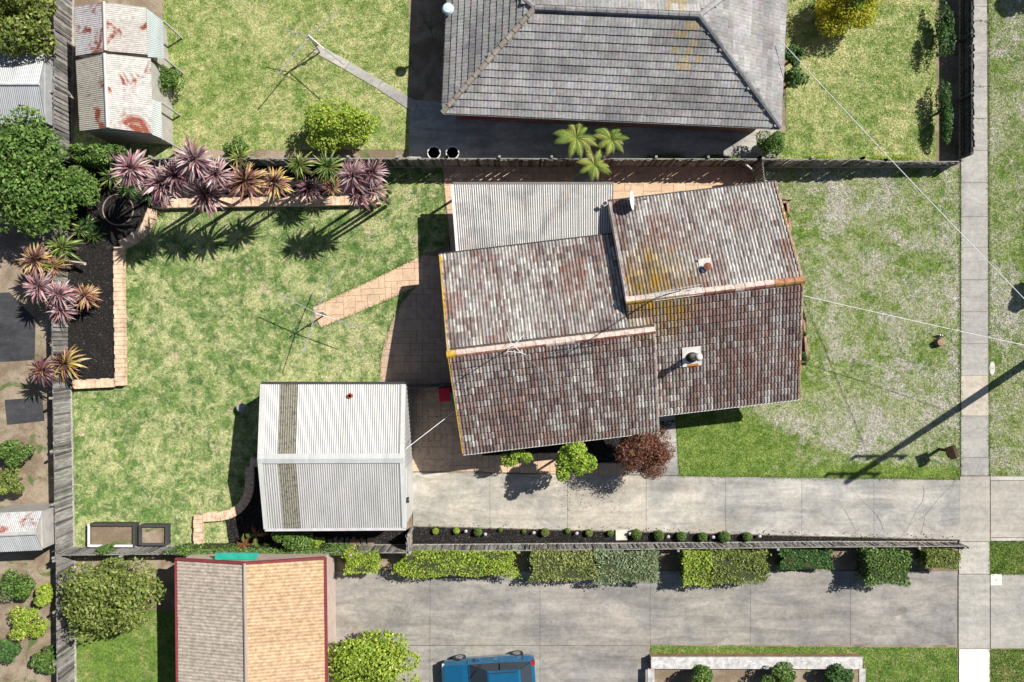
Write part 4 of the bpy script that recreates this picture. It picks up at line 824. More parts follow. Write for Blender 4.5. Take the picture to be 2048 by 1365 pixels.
def rosette(px, py, r, z, outer, inner, label, n=104, name='cordyline', base=0.3, cat='cordyline', kind='p', grp='cordylines and palms of the rear garden bed'):
    c = Vector(W(px, py, z)); root = thing(name, label, cat, (c.x, c.y, base), grp); R = r * (H - z) / F
    m = MB((0.16, 0.12, 0.09)); h = z - base; dx = random.uniform(-0.08, 0.08)
    m.tube([(c.x + dx, c.y + 0.05, base - 0.05), (c.x + dx * 0.5, c.y, base + h * 0.5), (c.x, c.y, z)], [0.09, 0.065, 0.055], 7); m.build('trunk', M['rough'], root)
    tilt = Matrix.Rotation(random.uniform(-0.28, 0.28), 4, 'X') @ Matrix.Rotation(random.uniform(-0.28, 0.28), 4, 'Y')
    for i in range(n):
        t = (i + random.random()) / n; el = math.radians(84 - 104 * t ** 0.8 + random.uniform(-13, 13)); az = i * 2.39996 + random.uniform(-0.25, 0.25)
        L = R * random.uniform(0.74, 1.16) * (0.72 + 0.32 * t); me = LM[kind][0 if t < 0.35 else random.choice((1, 1, 2))]
        o = bpy.data.objects.new('leaf', me); COL.objects.link(o); o.parent = root
        o.matrix_local = Matrix.Translation((0, 0, h - 0.05 - 0.12 * t)) @ tilt @ Matrix.Rotation(az, 4, 'Z') @ Matrix.Rotation(-el, 4, 'Y') @ Matrix.Rotation(random.uniform(-0.5, 0.5), 4, 'X') @ Matrix.Diagonal((L, L * random.uniform(0.85, 1.15), L, 1))
        pal = PAL[outer] if random.random() < t * 1.5 else PAL[inner]; o.color = (*jit(random.choice(pal) if t < 0.8 or random.random() > 0.22 else (0.36, 0.28, 0.15), 0.18), 1)
    return root
T = 'cordyline'
for a in ((262, 338, 50, 4.0, 'purple', 'purple', 'leftmost big purple cordyline in the top row'),
          (324, 366, 50, 4.6, 'purple', 'purple', 'pale purple cordyline head above the curved wall corner'),
          (352, 350, 44, 5.0, 'purple', 'dark', 'purple cordyline head overlapping the one above the wall corner'),
          (388, 318, 50, 5.4, 'purple', 'purple', 'purple cordyline growing across the top fence line'),
          (432, 348, 42, 4.6, 'purple', 'purple', 'purple cordyline with straw coloured lower leaves in mid bed'),
          (412, 390, 46, 3.4, 'purple', 'purple', 'purple cordyline hanging over the long block wall'),
          (490, 364, 48, 4.2, 'bronze', 'dark', 'bronze purple cordyline with a dark red heart'),
          (547, 366, 40, 3.6, 'yellow', 'dark', 'cordyline with yellow outer leaves and dark red heart above the wall'),
          (616, 379, 33, 1.9, 'dark', 'dark', 'darkest purple cordyline touching the block wall'),
          (663, 371, 26, 1.5, 'bronze', 'dark', 'small bronze cordyline between the dark one and the purple clump'),
          (706, 352, 44, 4.7, 'purple', 'purple', 'upper left head of the purple clump at the wall end'),
          (744, 346, 36, 4.7, 'purple', 'dark', 'upper right head of the purple clump at the wall end'),
          (718, 386, 40, 3.9, 'purple', 'purple', 'lower left head of the purple clump at the wall end'),
          (748, 380, 30, 3.7, 'purple', 'dark', 'lower right head of the purple clump at the wall end'),
          (320, 398, 22, 0.8, 'dark', 'dark', 'small dark cordyline under the big heads at the wall corner'),
          (116, 588, 34, 2.0, 'purple', 'purple', 'purple cordyline on the rear fence beside the leaning post'),
          (168, 592, 32, 1.4, 'bronze', 'purple', 'purple cordyline leaning out over the black mulch'),
          (122, 622, 32, 1.5, 'purple', 'purple', 'lowest purple cordyline of the group on the rear fence'),
          (130, 728, 40, 1.5, 'yellow', 'dark', 'golden cordyline with a red heart at the bottom of the bed'),
          (70, 520, 40, 2.0, 'bronze', 'dark', 'reddish cordyline beyond the rear fence, uppermost'),
          (78, 575, 42, 2.0, 'purple', 'purple', 'pale purple cordyline beyond the rear fence, middle one'),
          (82, 742, 36, 1.9, 'dark', 'bronze', 'dark red cordyline beyond the rear fence, lowest one'),
          (640, 58, 0, 0, '', '', '')):
    if a[2]: rosette(*a, kind='y' if a[4] in ('yellow', 'bronze') else 'p')
for a in ((655, 332, 40, 3.0, 'green', 'green', 'bright green palm like cordyline beside the purple clump'),
          (598, 328, 36, 2.8, 'lime', 'green', 'yellow green cordyline at the fence between bronze and dark ones'),
          (478, 315, 34, 1.5, 'lime', 'lime', 'yellow green cordyline behind the bronze one'),
          (222, 352, 34, 1.2, 'green', 'deep', 'dark green spiky plant left of the purple row'),
          (255, 378, 30, 1.0, 'deep', 'green', 'deep green spiky plant above the round ring'),
          (296, 388, 26, 0.8, 'deep', 'deep', 'small deep green spiky plant at the wall corner'),
          (122, 440, 30, 1.1, 'lime', 'green', 'yellow green spiky plant below the corner shrub'),
          (122, 494, 42, 1.5, 'green', 'lime', 'large fresh green spiky plant on the rear fence'),
          (106, 532, 34, 1.7, 'yellow', 'lime', 'yellow spiky plant behind the leaning post'),
          (172, 446, 24, 0.7, 'deep', 'deep', 'low dark green clump left of the round ring'),
          (188, 470, 24, 0.65, 'deep', 'green', 'low dark green clump nearest the curved wall'),
          (158, 462, 20, 0.7, 'green', 'deep', 'small green clump between the spiky plant and dark clumps')):
    rosette(*a, n=64, name='spiky_plant', cat='plant', kind='g')

def foliage(name, parent, C, R, n, leaf, pal, sd, shape='clump', clumps=16, fill=0.55, flat=0.0, aspect=0.5):
    r = np.random.default_rng(sd); C = np.array(C); R = np.array(R, float)
    if shape == 'clump':
        d = r.normal(size=(clumps, 3)); d /= np.linalg.norm(d, axis=1)[:, None]; cc = d * R * r.uniform(0.35, 0.78, (clumps, 1)); cr = r.uniform(0.30, 0.48, clumps)
        k = r.integers(0, clumps, n); u = r.normal(size=(n, 3)); u /= np.linalg.norm(u, axis=1)[:, None]
        P = cc[k] + u * R * (cr[k] * r.uniform(fill, 1.0, n) ** 0.5)[:, None]; out = u
    elif shape == 'ball':
        u = r.normal(size=(n, 3)); u /= np.linalg.norm(u, axis=1)[:, None]; P = u * R * (r.uniform(0.55, 1.0, n) ** 0.4)[:, None]; out = u
    else:
        P = r.uniform(-1, 1, (n, 3)); ax = r.integers(0, 3, n); s = np.where(r.random(n) < 0.5, -1, 1); ax[r.random(n) < 0.45] = 2; s[ax == 2] = 1
        P[np.arange(n), ax] = s * (1 - r.uniform(0, 0.22, n)); bump = 1 + 0.08 * np.sin(P[:, 0] * R[0] * 3.1 + sd) * np.sin(P[:, 1] * 4 + sd); out = np.zeros((n, 3)); out[np.arange(n), ax] = s; P = P * R * (bump + 0.05 * np.sin(P[:, 1] * R[1] * 5 + P[:, 0] * R[0] * 1.3) + 0.07 * r.exponential(0.5, n) * (r.random(n) < 0.25))[:, None]
    nr = out * 0.6 + r.normal(size=(n, 3)) * 0.55 + np.array((0, 0, 0.5 + flat)); nr /= np.linalg.norm(nr, axis=1)[:, None]
    a = np.cross(nr, r.normal(size=(n, 3))); a /= np.linalg.norm(a, axis=1)[:, None]; b2 = np.cross(nr, a); L = leaf * r.uniform(0.6, 1.35, n)[:, None]
    V = np.stack([P - a * L, P + b2 * L * aspect, P + a * L, P - b2 * L * aspect], 1) + C
    pal = np.array(pal); c = pal[r.integers(0, len(pal), n)] * r.uniform(0.7, 1.35, (n, 1))
    off = np.array(root_off(parent)); return link(name, mesh_np(name, (V - off).reshape(-1, 3), np.arange(n * 4).reshape(-1, 4), c), M['leaf'], parent)
GR = {'mid': [(0.07, 0.15, 0.025), (0.11, 0.21, 0.035), (0.16, 0.26, 0.055), (0.05, 0.10, 0.02), (0.20, 0.28, 0.08)], 'lime': [(0.25, 0.36, 0.035), (0.34, 0.43, 0.05), (0.18, 0.29, 0.03), (0.40, 0.45, 0.09)],
      'olive': [(0.15, 0.20, 0.04), (0.22, 0.27, 0.06), (0.10, 0.15, 0.03), (0.28, 0.31, 0.09)], 'gold': [(0.42, 0.40, 0.02), (0.34, 0.36, 0.03), (0.5, 0.45, 0.04)], 'deep': [(0.04, 0.10, 0.025), (0.06, 0.14, 0.035), (0.09, 0.18, 0.04)],
      'maple': [(0.14, 0.045, 0.035), (0.20, 0.075, 0.05), (0.25, 0.11, 0.065), (0.09, 0.03, 0.028), (0.18, 0.11, 0.045)], 'grey': [(0.22, 0.28, 0.16), (0.28, 0.34, 0.2), (0.16, 0.22, 0.1)], 'lemon': [(0.20, 0.33, 0.025), (0.30, 0.42, 0.045), (0.13, 0.25, 0.02), (0.42, 0.47, 0.09)]}
def tree(name, label, cat, px, py, r, ztop, pal, n, leaf, sd, ry=None, base=0.0, clumps=16, trunk=0.07, grp=None, rz=None, flat=0.0, aspect=0.5, fill=0.55, lean=(0, 0)):
    zc = ztop * 0.62; c = Vector(W(px, py, zc)); k = (H - zc) / F; rx, ry_ = r * k, (ry or r) * k; rz = rz or min(ztop * 0.42, max(rx, ry_))
    n = int(n * 1.7); leaf *= 0.76
    root = thing(name, label, cat, (c.x + lean[0], c.y + lean[1], base), grp); m = MB((0.13, 0.095, 0.07)); rr = random.Random(sd)
    b0 = Vector((c.x + lean[0], c.y + lean[1], base - 0.05)); f0 = Vector((c.x, c.y, max(base + 0.15, zc - rz * 0.6)))
    m.tube([b0, b0.lerp(f0, 0.55) + Vector((rr.uniform(-.05, .05), rr.uniform(-.05, .05), 0)), f0], [trunk, trunk * 0.8, trunk * 0.65], 8)
    for i in range(7):
        a = i * 0.9 + rr.random(); e = Vector((c.x + math.cos(a) * rx * 0.7, c.y + math.sin(a) * ry_ * 0.7, zc + rz * rr.uniform(-0.2, 0.6))); mid = f0.lerp(e, 0.5) + ZX * 0.1 * rz
        m.tube([f0 - ZX * 0.02 * i, mid, e], [trunk * 0.5, trunk * 0.3, trunk * 0.1], 6)
    m.build('trunk', M['rough'], root); foliage('crown', root, (c.x, c.y, zc), (rx, ry_, rz), n, leaf, GR[pal], sd, 'clump', clumps, fill, flat, aspect)
    return root
tree('lemon_tree', 'bright green leafy tree between driveway and house', 'tree', 1146, 922, 46, 4.6, 'lemon', 3400, 0.085, 11, clumps=15, base=0.05, ry=48, rz=0.85)
tree('garden_shrub', 'small yellow green shrub beside the paved strip', 'shrub', 1032, 916, 34, 2.8, 'lemon', 1300, 0.06, 12, ry=22, clumps=9, base=0.05, trunk=0.03, rz=0.5)
tree('red_maple', 'dark red weeping maple at the corner of the house', 'tree', 1284, 906, 62, 3.6, 'maple', 9500, 0.085, 13, ry=54, clumps=34, base=0.05, aspect=0.3, rz=1.2, fill=0.3)
tree('corner_shrub', 'big glossy green shrub in the top left garden corner', 'shrub', 152, 372, 52, 2.4, 'mid', 5200, 0.10, 14, ry=50, clumps=26, base=0.3, trunk=0.06)
tree('corner_shrub', 'green shrub straddling the fence corner above the bed', 'shrub', 190, 312, 60, 2.4, 'mid', 3500, 0.10, 15, ry=26, clumps=18, base=0.0, trunk=0.06)
tree('garden_shrub', 'dense green shrub at the lower corner of the garage', 'shrub', 586, 1078, 52, 1.9, 'mid', 4200, 0.075, 16, ry=24, clumps=20, base=0.02, trunk=0.05)
tree('garden_shrub', 'bright green low shrub right of the dense garage shrub', 'shrub', 632, 1084, 18, 1.0, 'lime', 700, 0.06, 17, ry=12, clumps=7, base=0.02, trunk=0.03)
tree('climbing_plant', 'white dotted green climber over the lower fence by the planters', 'plant', 212, 1098, 24, 1.6, 'mid', 700, 0.05, 18, ry=10, clumps=8, trunk=0.03)
tree('broad_tree', 'large green tree beyond the rear fence corner', 'tree', 42, 345, 110, 4.0, 'mid', 9000, 0.13, 20, ry=120, clumps=34, trunk=0.15)
tree('broad_tree', 'olive tree in the top left corner', 'tree', 30, 30, 80, 4.5, 'olive', 4500, 0.13, 21, ry=75, clumps=24, trunk=0.15)
tree('broad_tree', 'round olive green tree below the back lawn fence', 'tree', 228, 1196, 105, 3.8, 'olive', 8500, 0.11, 22, ry=85, clumps=34, trunk=0.14)
tree('leafy_shrub', 'lime green bushy shrub above the top fence', 'shrub', 672, 252, 82, 2.2, 'lime', 5000, 0.09, 23, ry=50, clumps=24)
tree('leafy_shrub', 'round green bush left of the lime shrub', 'shrub', 470, 296, 30, 1.4, 'mid', 1400, 0.07, 24, ry=26, clumps=12)
tree('leafy_shrub', 'green bush in the red ring beside the rusty shed', 'shrub', 333, 160, 30, 1.5, 'mid', 1800, 0.07, 25, ry=38, clumps=12)
tree('leafy_shrub', 'round green shrub at the corner of the grey hip roof', 'shrub', 1540, 286, 34, 1.6, 'mid', 2200, 0.07, 26, ry=30, clumps=14)
tree('leafy_shrub', 'upper dark green shrub beside the grey hip roof', 'shrub', 1590, 112, 24, 1.6, 'deep', 1300, 0.07, 27, ry=24, clumps=10)
tree('leafy_shrub', 'lower dark green shrub beside the grey hip roof', 'shrub', 1590, 158, 22, 1.6, 'deep', 1200, 0.07, 28, ry=26, clumps=10)
tree('golden_shrub', 'big round golden shrub on the lawn at the top edge', 'shrub', 1700, 18, 74, 2.0, 'gold', 5200, 0.075, 29, ry=62, clumps=30)
tree('leafy_shrub', 'green centre bush inside the golden shrub', 'shrub', 1722, -14, 44, 3.0, 'lime', 2200, 0.08, 30, ry=42, clumps=16)
tree('leafy_shrub', 'big yellow green bush beside the terracotta roof', 'shrub', 740, 1330, 105, 3.0, 'lime', 8000, 0.10, 31, ry=66, clumps=30)
tree('leafy_shrub', 'dark green shrub along the dark front fence, upper', 'shrub', 1888, 60, 18, 1.2, 'deep', 1500, 0.07, 32, ry=70, clumps=16)
tree('leafy_shrub', 'dark green shrub along the dark front fence, lower', 'shrub', 1888, 220, 18, 1.1, 'deep', 1500, 0.07, 33, ry=75, clumps=16)
for i, (px, py, r, p_, lab) in enumerate(((40, 1170, 40, 'mid', 'green bush below the patched shed'), (60, 1250, 44, 'lime', 'lime bush at the lower left'), (95, 1320, 34, 'mid', 'green bush in the bottom left corner'), (90, 1190, 24, 'lime', 'small lime bush against the lower left fence'),
                                       (30, 905, 38, 'mid', 'green bush in the yard beyond the rear fence'), (20, 965, 34, 'olive', 'olive bush above the patched shed'), (1400, 1356, 30, 'mid', 'green bush behind the low capped wall, left'), (1560, 1354, 36, 'mid', 'green bush behind the low capped wall, middle'), (1680, 1356, 30, 'deep', 'dark bush behind the low capped wall, right'), (15, 1300, 30, 'deep', 'dark bush at the left edge near the bottom'))):
    tree('leafy_shrub', lab, 'shrub', px, py, r, 1.4, p_, 1500, 0.08, 50 + i, ry=r * 0.85, clumps=12)
# hedges along the lower fence
for i, (x0, x1, y1, p_, h, lab) in enumerate(((692, 756, 1146, 'lime', 1.3, 'small clipped lime hedge right of the terracotta roof'), (798, 1028, 1152, 'lime', 1.2, 'long clipped lime hedge below the garage end'), (1062, 1190, 1160, 'olive', 1.2, 'clipped hedge with pale yellow patches'),
                                             (1192, 1315, 1164, 'grey', 1.2, 'grey green clipped hedge below the stepping slab'), (1366, 1420, 1170, 'lime', 1.3, 'yellow green clipped hedge left of the mottled one'), (1422, 1534, 1166, 'olive', 1.3, 'mottled olive clipped hedge'),
                                             (1560, 1660, 1138, 'deep', 0.8, 'low dark hedge between the mottled and bright ones'), (1732, 1814, 1168, 'mid', 1.5, 'bright green square hedge near the street'), (1850, 1914, 1136, 'olive', 1.1, 'olive hedge at the street corner'), (355, 690, 1108, 'mid', 1.3, 'thin green hedge along the lower fence by the shade cloth'))):
    zz = h * 0.85; a, c = Vector(W(x0, 1101 if y1 > 1110 else 1098, zz)), Vector(W(x1, y1, zz)); ct = ((a.x + c.x) / 2, (a.y + c.y) / 2, h / 2); R = (abs(c.x - a.x) / 2, max(0.12, abs(a.y - c.y) / 2), h / 2)
    root = thing('hedge', lab, 'hedge', (ct[0], ct[1], 0), 'clipped hedges along the lower fence'); m = MB((0.05, 0.06, 0.025)); m.box(ct, (R[0] * 1.7, R[1] * 1.6, R[2] * 1.8)); m.build('branches', M['rough'], root)
    foliage('foliage', root, ct, R, int(1500 + 2200 * R[0]), 0.055, GR[p_] + ([(0.45, 0.43, 0.2)] if i == 2 else []), 80 + i, 'box')
# clipped box balls and small seedlings along the driveway
ORD = ['first', 'second', 'third', 'fourth', 'fifth', 'sixth', 'seventh']
def zb(px, py): return 1640 + px, py
balls = [(871, 1063, 6, 'lime', 'smallest yellow plant at the garage end of the mulch strip'), (913, 1062, 6, 'lime', 'small yellow green plant, second from the garage'), (956, 1064, 8, 'mid', 'round box plant, third from the garage'), (1001, 1060, 4, 'mid', 'tiny green seedling near the garage end'),
         (1048, 1063, 4, 'mid', 'tiny green seedling left of the larger round one'), (1090, 1065, 8, 'olive', 'olive round plant in the middle of the mulch strip'), (1135, 1062, 5, 'mid', 'tiny round seedling right of the olive plant'), (1178, 1066, 7, 'olive', 'olive plant left of the white stepping slab, second nearest'), (1221, 1067, 6, 'mid', 'small green plant just left of the white stepping slab'),
         (1273, 1069, 10, 'mid', 'first clipped box ball right of the white slab'), (1318, 1071, 10, 'mid', 'second clipped box ball right of the white slab'), (1363, 1073, 9, 'mid', 'third clipped box ball right of the white slab'), (1405, 1074, 9, 'mid', 'fourth clipped box ball right of the white slab'), (1449, 1074, 11, 'mid', 'largest clipped box ball, fifth from the white slab'), (1495, 1074, 9, 'mid', 'last clipped box ball nearest the street')]
for i, (px, py, r, p_, lab) in enumerate(balls):
    R = r / 42 * 1.05; z = 0.03 + R; c = W(px, py, z); root = thing('box_plant', lab, 'shrub', (c[0], c[1], 0.03), 'round plants along the driveway mulch')
    m = MB((0.03, 0.05, 0.015)); m.lathe((c[0], c[1], 0), [(0.03, 0.0), (0.03, z - R * 0.7), (R * 0.6, z - R * 0.5), (R * 0.75, z), (R * 0.55, z + R * 0.5), (0.02, z + R * 0.75)], 10); m.build('stem', M['rough'], root)
    foliage('foliage', root, (c[0], c[1], z), (R, R, R), int(300 + 420 * (r / 8) ** 2), 0.03, GR[p_], 120 + i, 'ball')
for i, (px, py, lab) in enumerate(((932, 1063, 'solar garden light between second and third round plants'), (971, 1069, 'solar garden light right of the third round plant'), (1068, 1066, 'solar garden light left of the olive round plant'), (1154, 1067, 'solar garden light right of the tiny round seedling'), (1260, 1068, 'solar garden light beside the white stepping slab'), (1337, 1074, 'solar garden light between second and third box balls'), (1427, 1075, 'solar garden light between fourth and largest box balls'), (1520, 1073, 'solar garden light at the street end of the plants'))):
    c = W(px, py, 0.3); root = thing('garden_light', lab, 'garden light', (c[0], c[1], 0.03), 'solar lights in the driveway mulch')
    m = MB((0.35, 0.35, 0.36)); m.lathe((c[0], c[1], 0), [(0.012, 0), (0.012, 0.22)], 8); m.build('spike', M['metal'], root)
    m = MB((0.42, 0.42, 0.45)); m.lathe((c[0], c[1], 0), [(0.03, 0.2), (0.055, 0.22), (0.075, 0.29), (0.075, 0.3), (0.03, 0.325)], 14); m.build('lamp_head', M['plastic'], root)
# tree ferns
def fern(px, py, r, z, label, cols, n=11, name='tree_fern', base=0.0, sd=1):
    rr = random.Random(sd); c = Vector(W(px, py, z)); root = thing(name, label, 'fern', (c.x, c.y, base)); m = MB((0.09, 0.065, 0.045)); m.tube([(c.x, c.y, base - 0.05), (c.x, c.y, z - 0.1)], [0.1, 0.09], 8); m.build('trunk', M['rough'], root); R = r * (H - z) / F
    for i in range(n):
        az = i * 6.283 / n * 2.03 + rr.uniform(-0.25, 0.25); L = R * rr.uniform(0.6, 1.15); d = Vector((math.cos(az), math.sin(az), 0)); s = Vector((-d.y, d.x, 0)); col = rr.choice(cols); f = MB(jit(col))
        for k in range(30):
            t = (k + 1) / 30; p = Vector((c.x, c.y, z)) + d * L * t + ZX * L * (0.45 * math.sin(t * 2.2) - 0.35 * t * t); wd = L * 0.19 * math.sin(math.pi * min(1, t * 0.9 + 0.12)) + 0.02; e = d * L * 0.0135
            for q in (-1, 1): f.face([p - e * 1.02, p + e * 1.02, p + s * q * wd + d * wd * 0.5 - ZX * wd * 0.25], jit(col, 0.2))
        f.tube([Vector((c.x, c.y, z)) + d * L * t / 16 + ZX * (L * (0.45 * math.sin(t / 16 * 2.2) - 0.35 * (t / 16) ** 2) - 0.004) for t in range(17)], 0.012, 4, col)
        f.build('frond', M['leaf'], root)
    return root
FC = [(0.28, 0.36, 0.06), (0.40, 0.43, 0.10), (0.20, 0.30, 0.05)]
fern(1188, 330, 34, 1.7, 'yellow green tree fern hanging over the top fence above the patio cover', FC, 17, sd=3)
fern(1152, 276, 44, 2.0, 'tree fern in the yard beside the grey hipped house', FC, 18, sd=4)
fern(1222, 280, 36, 1.9, 'right hand tree fern beside the grey hipped house', FC, 17, sd=5)
fern(512, 1070, 24, 1.0, 'fern with rusty brown fronds beside the garage corner', [(0.25, 0.10, 0.05), (0.32, 0.14, 0.06), (0.18, 0.24, 0.05)], 8, 'garden_fern', 0.1, 6)
fern(488, 1088, 22, 0.8, 'small rusty fern at the lower fence', [(0.28, 0.11, 0.05), (0.22, 0.26, 0.06)], 7, 'garden_fern', 0.1, 7)
for i, (px, py, r, lab) in enumerate(((1330, 318, 60, 'green strappy ground cover above the top fence, middle'), (1440, 318, 50, 'green strappy ground cover above the top fence near the gate'), (1640, 320, 60, 'yellow green border plants above the front fence, left'), (1780, 320, 70, 'yellow green border plants above the front fence, right'))):
    k = H / F; c = W(px, py, 0.25); root = thing('border_plant', lab, 'plant', (c[0], c[1], 0)); foliage('foliage', root, (c[0], c[1], 0.22), (r * k, 0.28, 0.22), 1500, 0.09, GR['lime' if i > 1 else 'mid'], 200 + i, 'clump', 18, aspect=0.16)
for i, (px, py, r, p_, lab) in enumerate(((1606, 668, 9, 'deep', 'dark shrub under the front eave, upper one'), (1608, 716, 12, 'deep', 'dark shrub under the front eave, lower one'), (1574, 432, 8, 'mid', 'small green shrub at the front corner edging'), (1602, 605, 7, 'mid', 'tiny weed under the front eave by the cable'))):
    tree('garden_shrub', lab, 'shrub', px, py, r, 0.7, p_, 420, 0.045, 230 + i, clumps=7, trunk=0.02)
# street trees just beyond the frame; their shadows reach the verge
tree('street_tree', 'slim young street tree whose shadow falls on the verge', 'tree', 2160, 545, 32, 2.9, 'mid', 1500, 0.12, 240, clumps=10, trunk=0.05)
tree('street_tree', 'young street tree above the top right corner', 'tree', 2170, -95, 45, 3.4, 'mid', 2200, 0.12, 241, clumps=12, trunk=0.06)
# ------------------------------------------------------------------ clotheslines
def hoist(label, base, arms, z, sd, wires=4):
    b0 = Vector(W(*base)); root = thing('rotary_clothesline', label, 'clothesline', b0); m = MB((0.30, 0.31, 0.31)); m.tube([b0, b0 + ZX * (z - 0.3)], 0.038, 10); m.build('pole', M['metal'], root)
    m = MB((0.35, 0.36, 0.36)); m.tube([b0 + ZX * (z - 0.35), b0 + ZX * (z + 0.32)], 0.028, 10); m.build('inner_pole', M['metal'], root)
    m = MB((0.2, 0.2, 0.2)); m.box((b0.x + 0.07, b0.y, 1.05), (0.14, 0.12, 0.16)); m.build('winder', M['metal'], root)
    E_ = [Vector(W(*a, z + 0.1)) for a in arms]; hub = b0 + ZX * z
    for e in E_: m = MB((0.62, 0.62, 0.62)); m.tube([hub, e], 0.022, 6); m.build('arm', M['metal'], root)
    for e in E_: m = MB((0.5, 0.5, 0.5)); m.tube([b0 + ZX * (z + 0.3), hub.lerp(e, 0.45)], 0.008, 5); m.build('stay', M['metal'], root)
    for k in range(wires):
        t = 0.4 + 0.19 * k; m = MB((0.55, 0.55, 0.55)); m.tube([hub.lerp(E_[i % 4], t) + ZX * 0.03 for i in range(5)], 0.0035, 4); m.build('line', M['metal'], root)
hoist('rotary clothesline at the end of the tan garden path', (652, 629), [(556, 588), (670, 538), (725, 657), (607, 707)], 1.87, 1)
hoist('neighbouring rotary clothesline at the end of its concrete path', (640, 106), [(555, 150), (570, 60), (680, 20), (688, 130)], 1.87, 2)
# ------------------------------------------------------------------ raised planters
def planter(label, x0, y0, x1, y1, h, rim, body, soil, one=None):
    P = [W(x, y, h) for x, y in ((x0, y0), (x1, y0), (x1, y1), (x0, y1))]; cx_, cy_ = (P[0][0] + P[2][0]) / 2, (P[0][1] + P[2][1]) / 2; root = thing('raised_planter', label, 'planter', (cx_, cy_, 0))
    for i in range(4):
        a, c = Vector(P[i]), Vector(P[(i + 1) % 4]); m = MB(body); d = (c - a).normalized() * (0.03 if i % 2 else -0.03)
        m.beam(Vector((a.x, a.y, h / 2)) + d, Vector((c.x, c.y, h / 2)) - d, 0.06, h); m.build('side_board', M['flat'], root)
        m = MB(rim if not one or i in one else body); m.beam(a - d * 1.5 + ZX * 0.012, c + d * 1.5 + ZX * 0.012, 0.11, 0.025); m.build('rim', M['flat'], root)
    m = MB(soil); m.prism(ccw([p[:2] for p in P]), 0.02, h - 0.14); m.build('soil', M['earth'], root)
planter('large raised planter with white near edges against the lower fence', 178, 1050, 268, 1092, 0.5, (0.72, 0.71, 0.68), (0.06, 0.058, 0.05), (0.25, 0.2, 0.16), (2, 3))
planter('small dark grey raised planter beside the larger one', 280, 1052, 333, 1089, 0.4, (0.06, 0.06, 0.065), (0.05, 0.05, 0.055), (0.2, 0.15, 0.1))
# ------------------------------------------------------------------ bins
def bin_(px, py, lid, label, rz):
    c = W(px, py, 1.0); root = thing('wheelie_bin', label, 'bin', (c[0], c[1], 0.03)); ca, sa = math.cos(rz), math.sin(rz)
    R = lambda x, y, z: (c[0] + x * ca - y * sa, c[1] + x * sa + y * ca, z)
    m = MB((0.02, 0.055, 0.035)); m.hexa([R(-0.2, -0.24, 0.09), R(0.2, -0.24, 0.09), R(0.2, 0.2, 0.09), R(-0.2, 0.2, 0.09), R(-0.28, -0.33, 0.95), R(0.28, -0.33, 0.95), R(0.28, 0.33, 0.95), R(-0.28, 0.33, 0.95)]); m.build('body', M['plastic'], root)
    m = MB(lid); m.hexa([R(-0.3, -0.36, 0.955), R(0.3, -0.36, 0.955), R(0.3, 0.34, 0.955), R(-0.3, 0.34, 0.955), R(-0.26, -0.31, 1.05), R(0.26, -0.31, 1.05), R(0.27, 0.30, 1.08), R(-0.27, 0.30, 1.08)]); ld = m.build('lid', M['plastic'], root)
    m = MB(lid); m.beam(R(-0.2, 0.38, 1.0), R(0.2, 0.38, 1.0), 0.04, 0.04); m.build('handle', M['plastic'], ld)
    for s in (-1, 1): m = MB((0.02, 0.02, 0.02)); m.tube([R(s * 0.22, 0.26, 0.14), R(s * 0.28, 0.26, 0.14)], 0.11, 14); m.build('wheel', M['plastic'], root)
bin_(890, 789, (0.55, 0.015, 0.04), 'wheelie bin with a red lid beside the house', 0.12)
bin_(914, 797, (0.02, 0.36, 0.18), 'wheelie bin with a green lid half under the eave', 0.12)
# ------------------------------------------------------------------ aerials, dish, solar lights, cables
mb = Vector(W(1312, 596, 4.5)); ant = thing('tv_antenna', 'tall television antenna on the right hand ridge', 'antenna', (mb.x, mb.y, 4.45)); TZ = 9.1
m = MB((0.10, 0.10, 0.10)); m.tube([mb, Vector((mb.x, mb.y, TZ))], 0.024, 8); m.build('mast', M['metal'], ant)
def yagi(z, u0, u1, n, e0, e1, dv=0.0, rot=0.12):
    d = Vector((math.cos(rot), math.sin(rot), 0)); s = Vector((-d.y, d.x, 0)); o = Vector((mb.x, mb.y, z)) + s * dv; m = MB((0.60, 0.60, 0.60)); m.tube([o + d * u0, o + d * u1], 0.016, 6); bo = m.build('boom', M['metal'], ant)
    for i in range(n):
        t = i / (n - 1); p = o + d * (u0 + (u1 - u0) * t); L = e0 + (e1 - e0) * t; m = MB((0.62, 0.62, 0.62)); m.tube([p - s * L, p + s * L], 0.009, 5); m.build('element', M['metal'], bo)
yagi(TZ - 0.05, -0.9, 0.8, 9, 0.22, 0.12, 0.0, 0.13); yagi(TZ - 0.9, -1.1, 1.0, 5, 0.30, 0.45, 0.0, 0.10); yagi(6.0, -0.9, 0.0, 9, 0.10, 0.14, 0.0, 0.05)
for e0, e1 in (((-1.0, -0.10), (0.85, 0.25)), ((-0.95, -0.18), (0.8, 0.16)), ((-1.0, -0.3), (0.9, -0.05)), ((-0.9, -0.36), (0.85, -0.12))):
    m = MB((0.6, 0.6, 0.6)); m.tube([Vector((mb.x + e0[0], mb.y + e0[1], TZ - 0.5)), Vector((mb.x + e1[0], mb.y + e1[1], TZ - 0.5))], 0.013, 5); m.build('element', M['metal'], ant)
for a in (0.6, 2.6, 4.6):
    m = MB((0.4, 0.4, 0.4)); e = Vector((mb.x + math.cos(a) * 2.4, mb.y + math.sin(a) * 2.4, 0)); vv = e.dot(VX); e.z = 4.4 - 0.39 * abs(vv - RVR) + 0.08
    m.tube([Vector((mb.x, mb.y, 7.0)), e], 0.004, 4); m.build('guy_wire', M['metal'], ant)
m2 = Vector(W(1026, 692, 4.45)); an2 = thing('tv_antenna', 'small crossed white antenna on the left hand ridge', 'antenna', (m2.x, m2.y, 4.4))
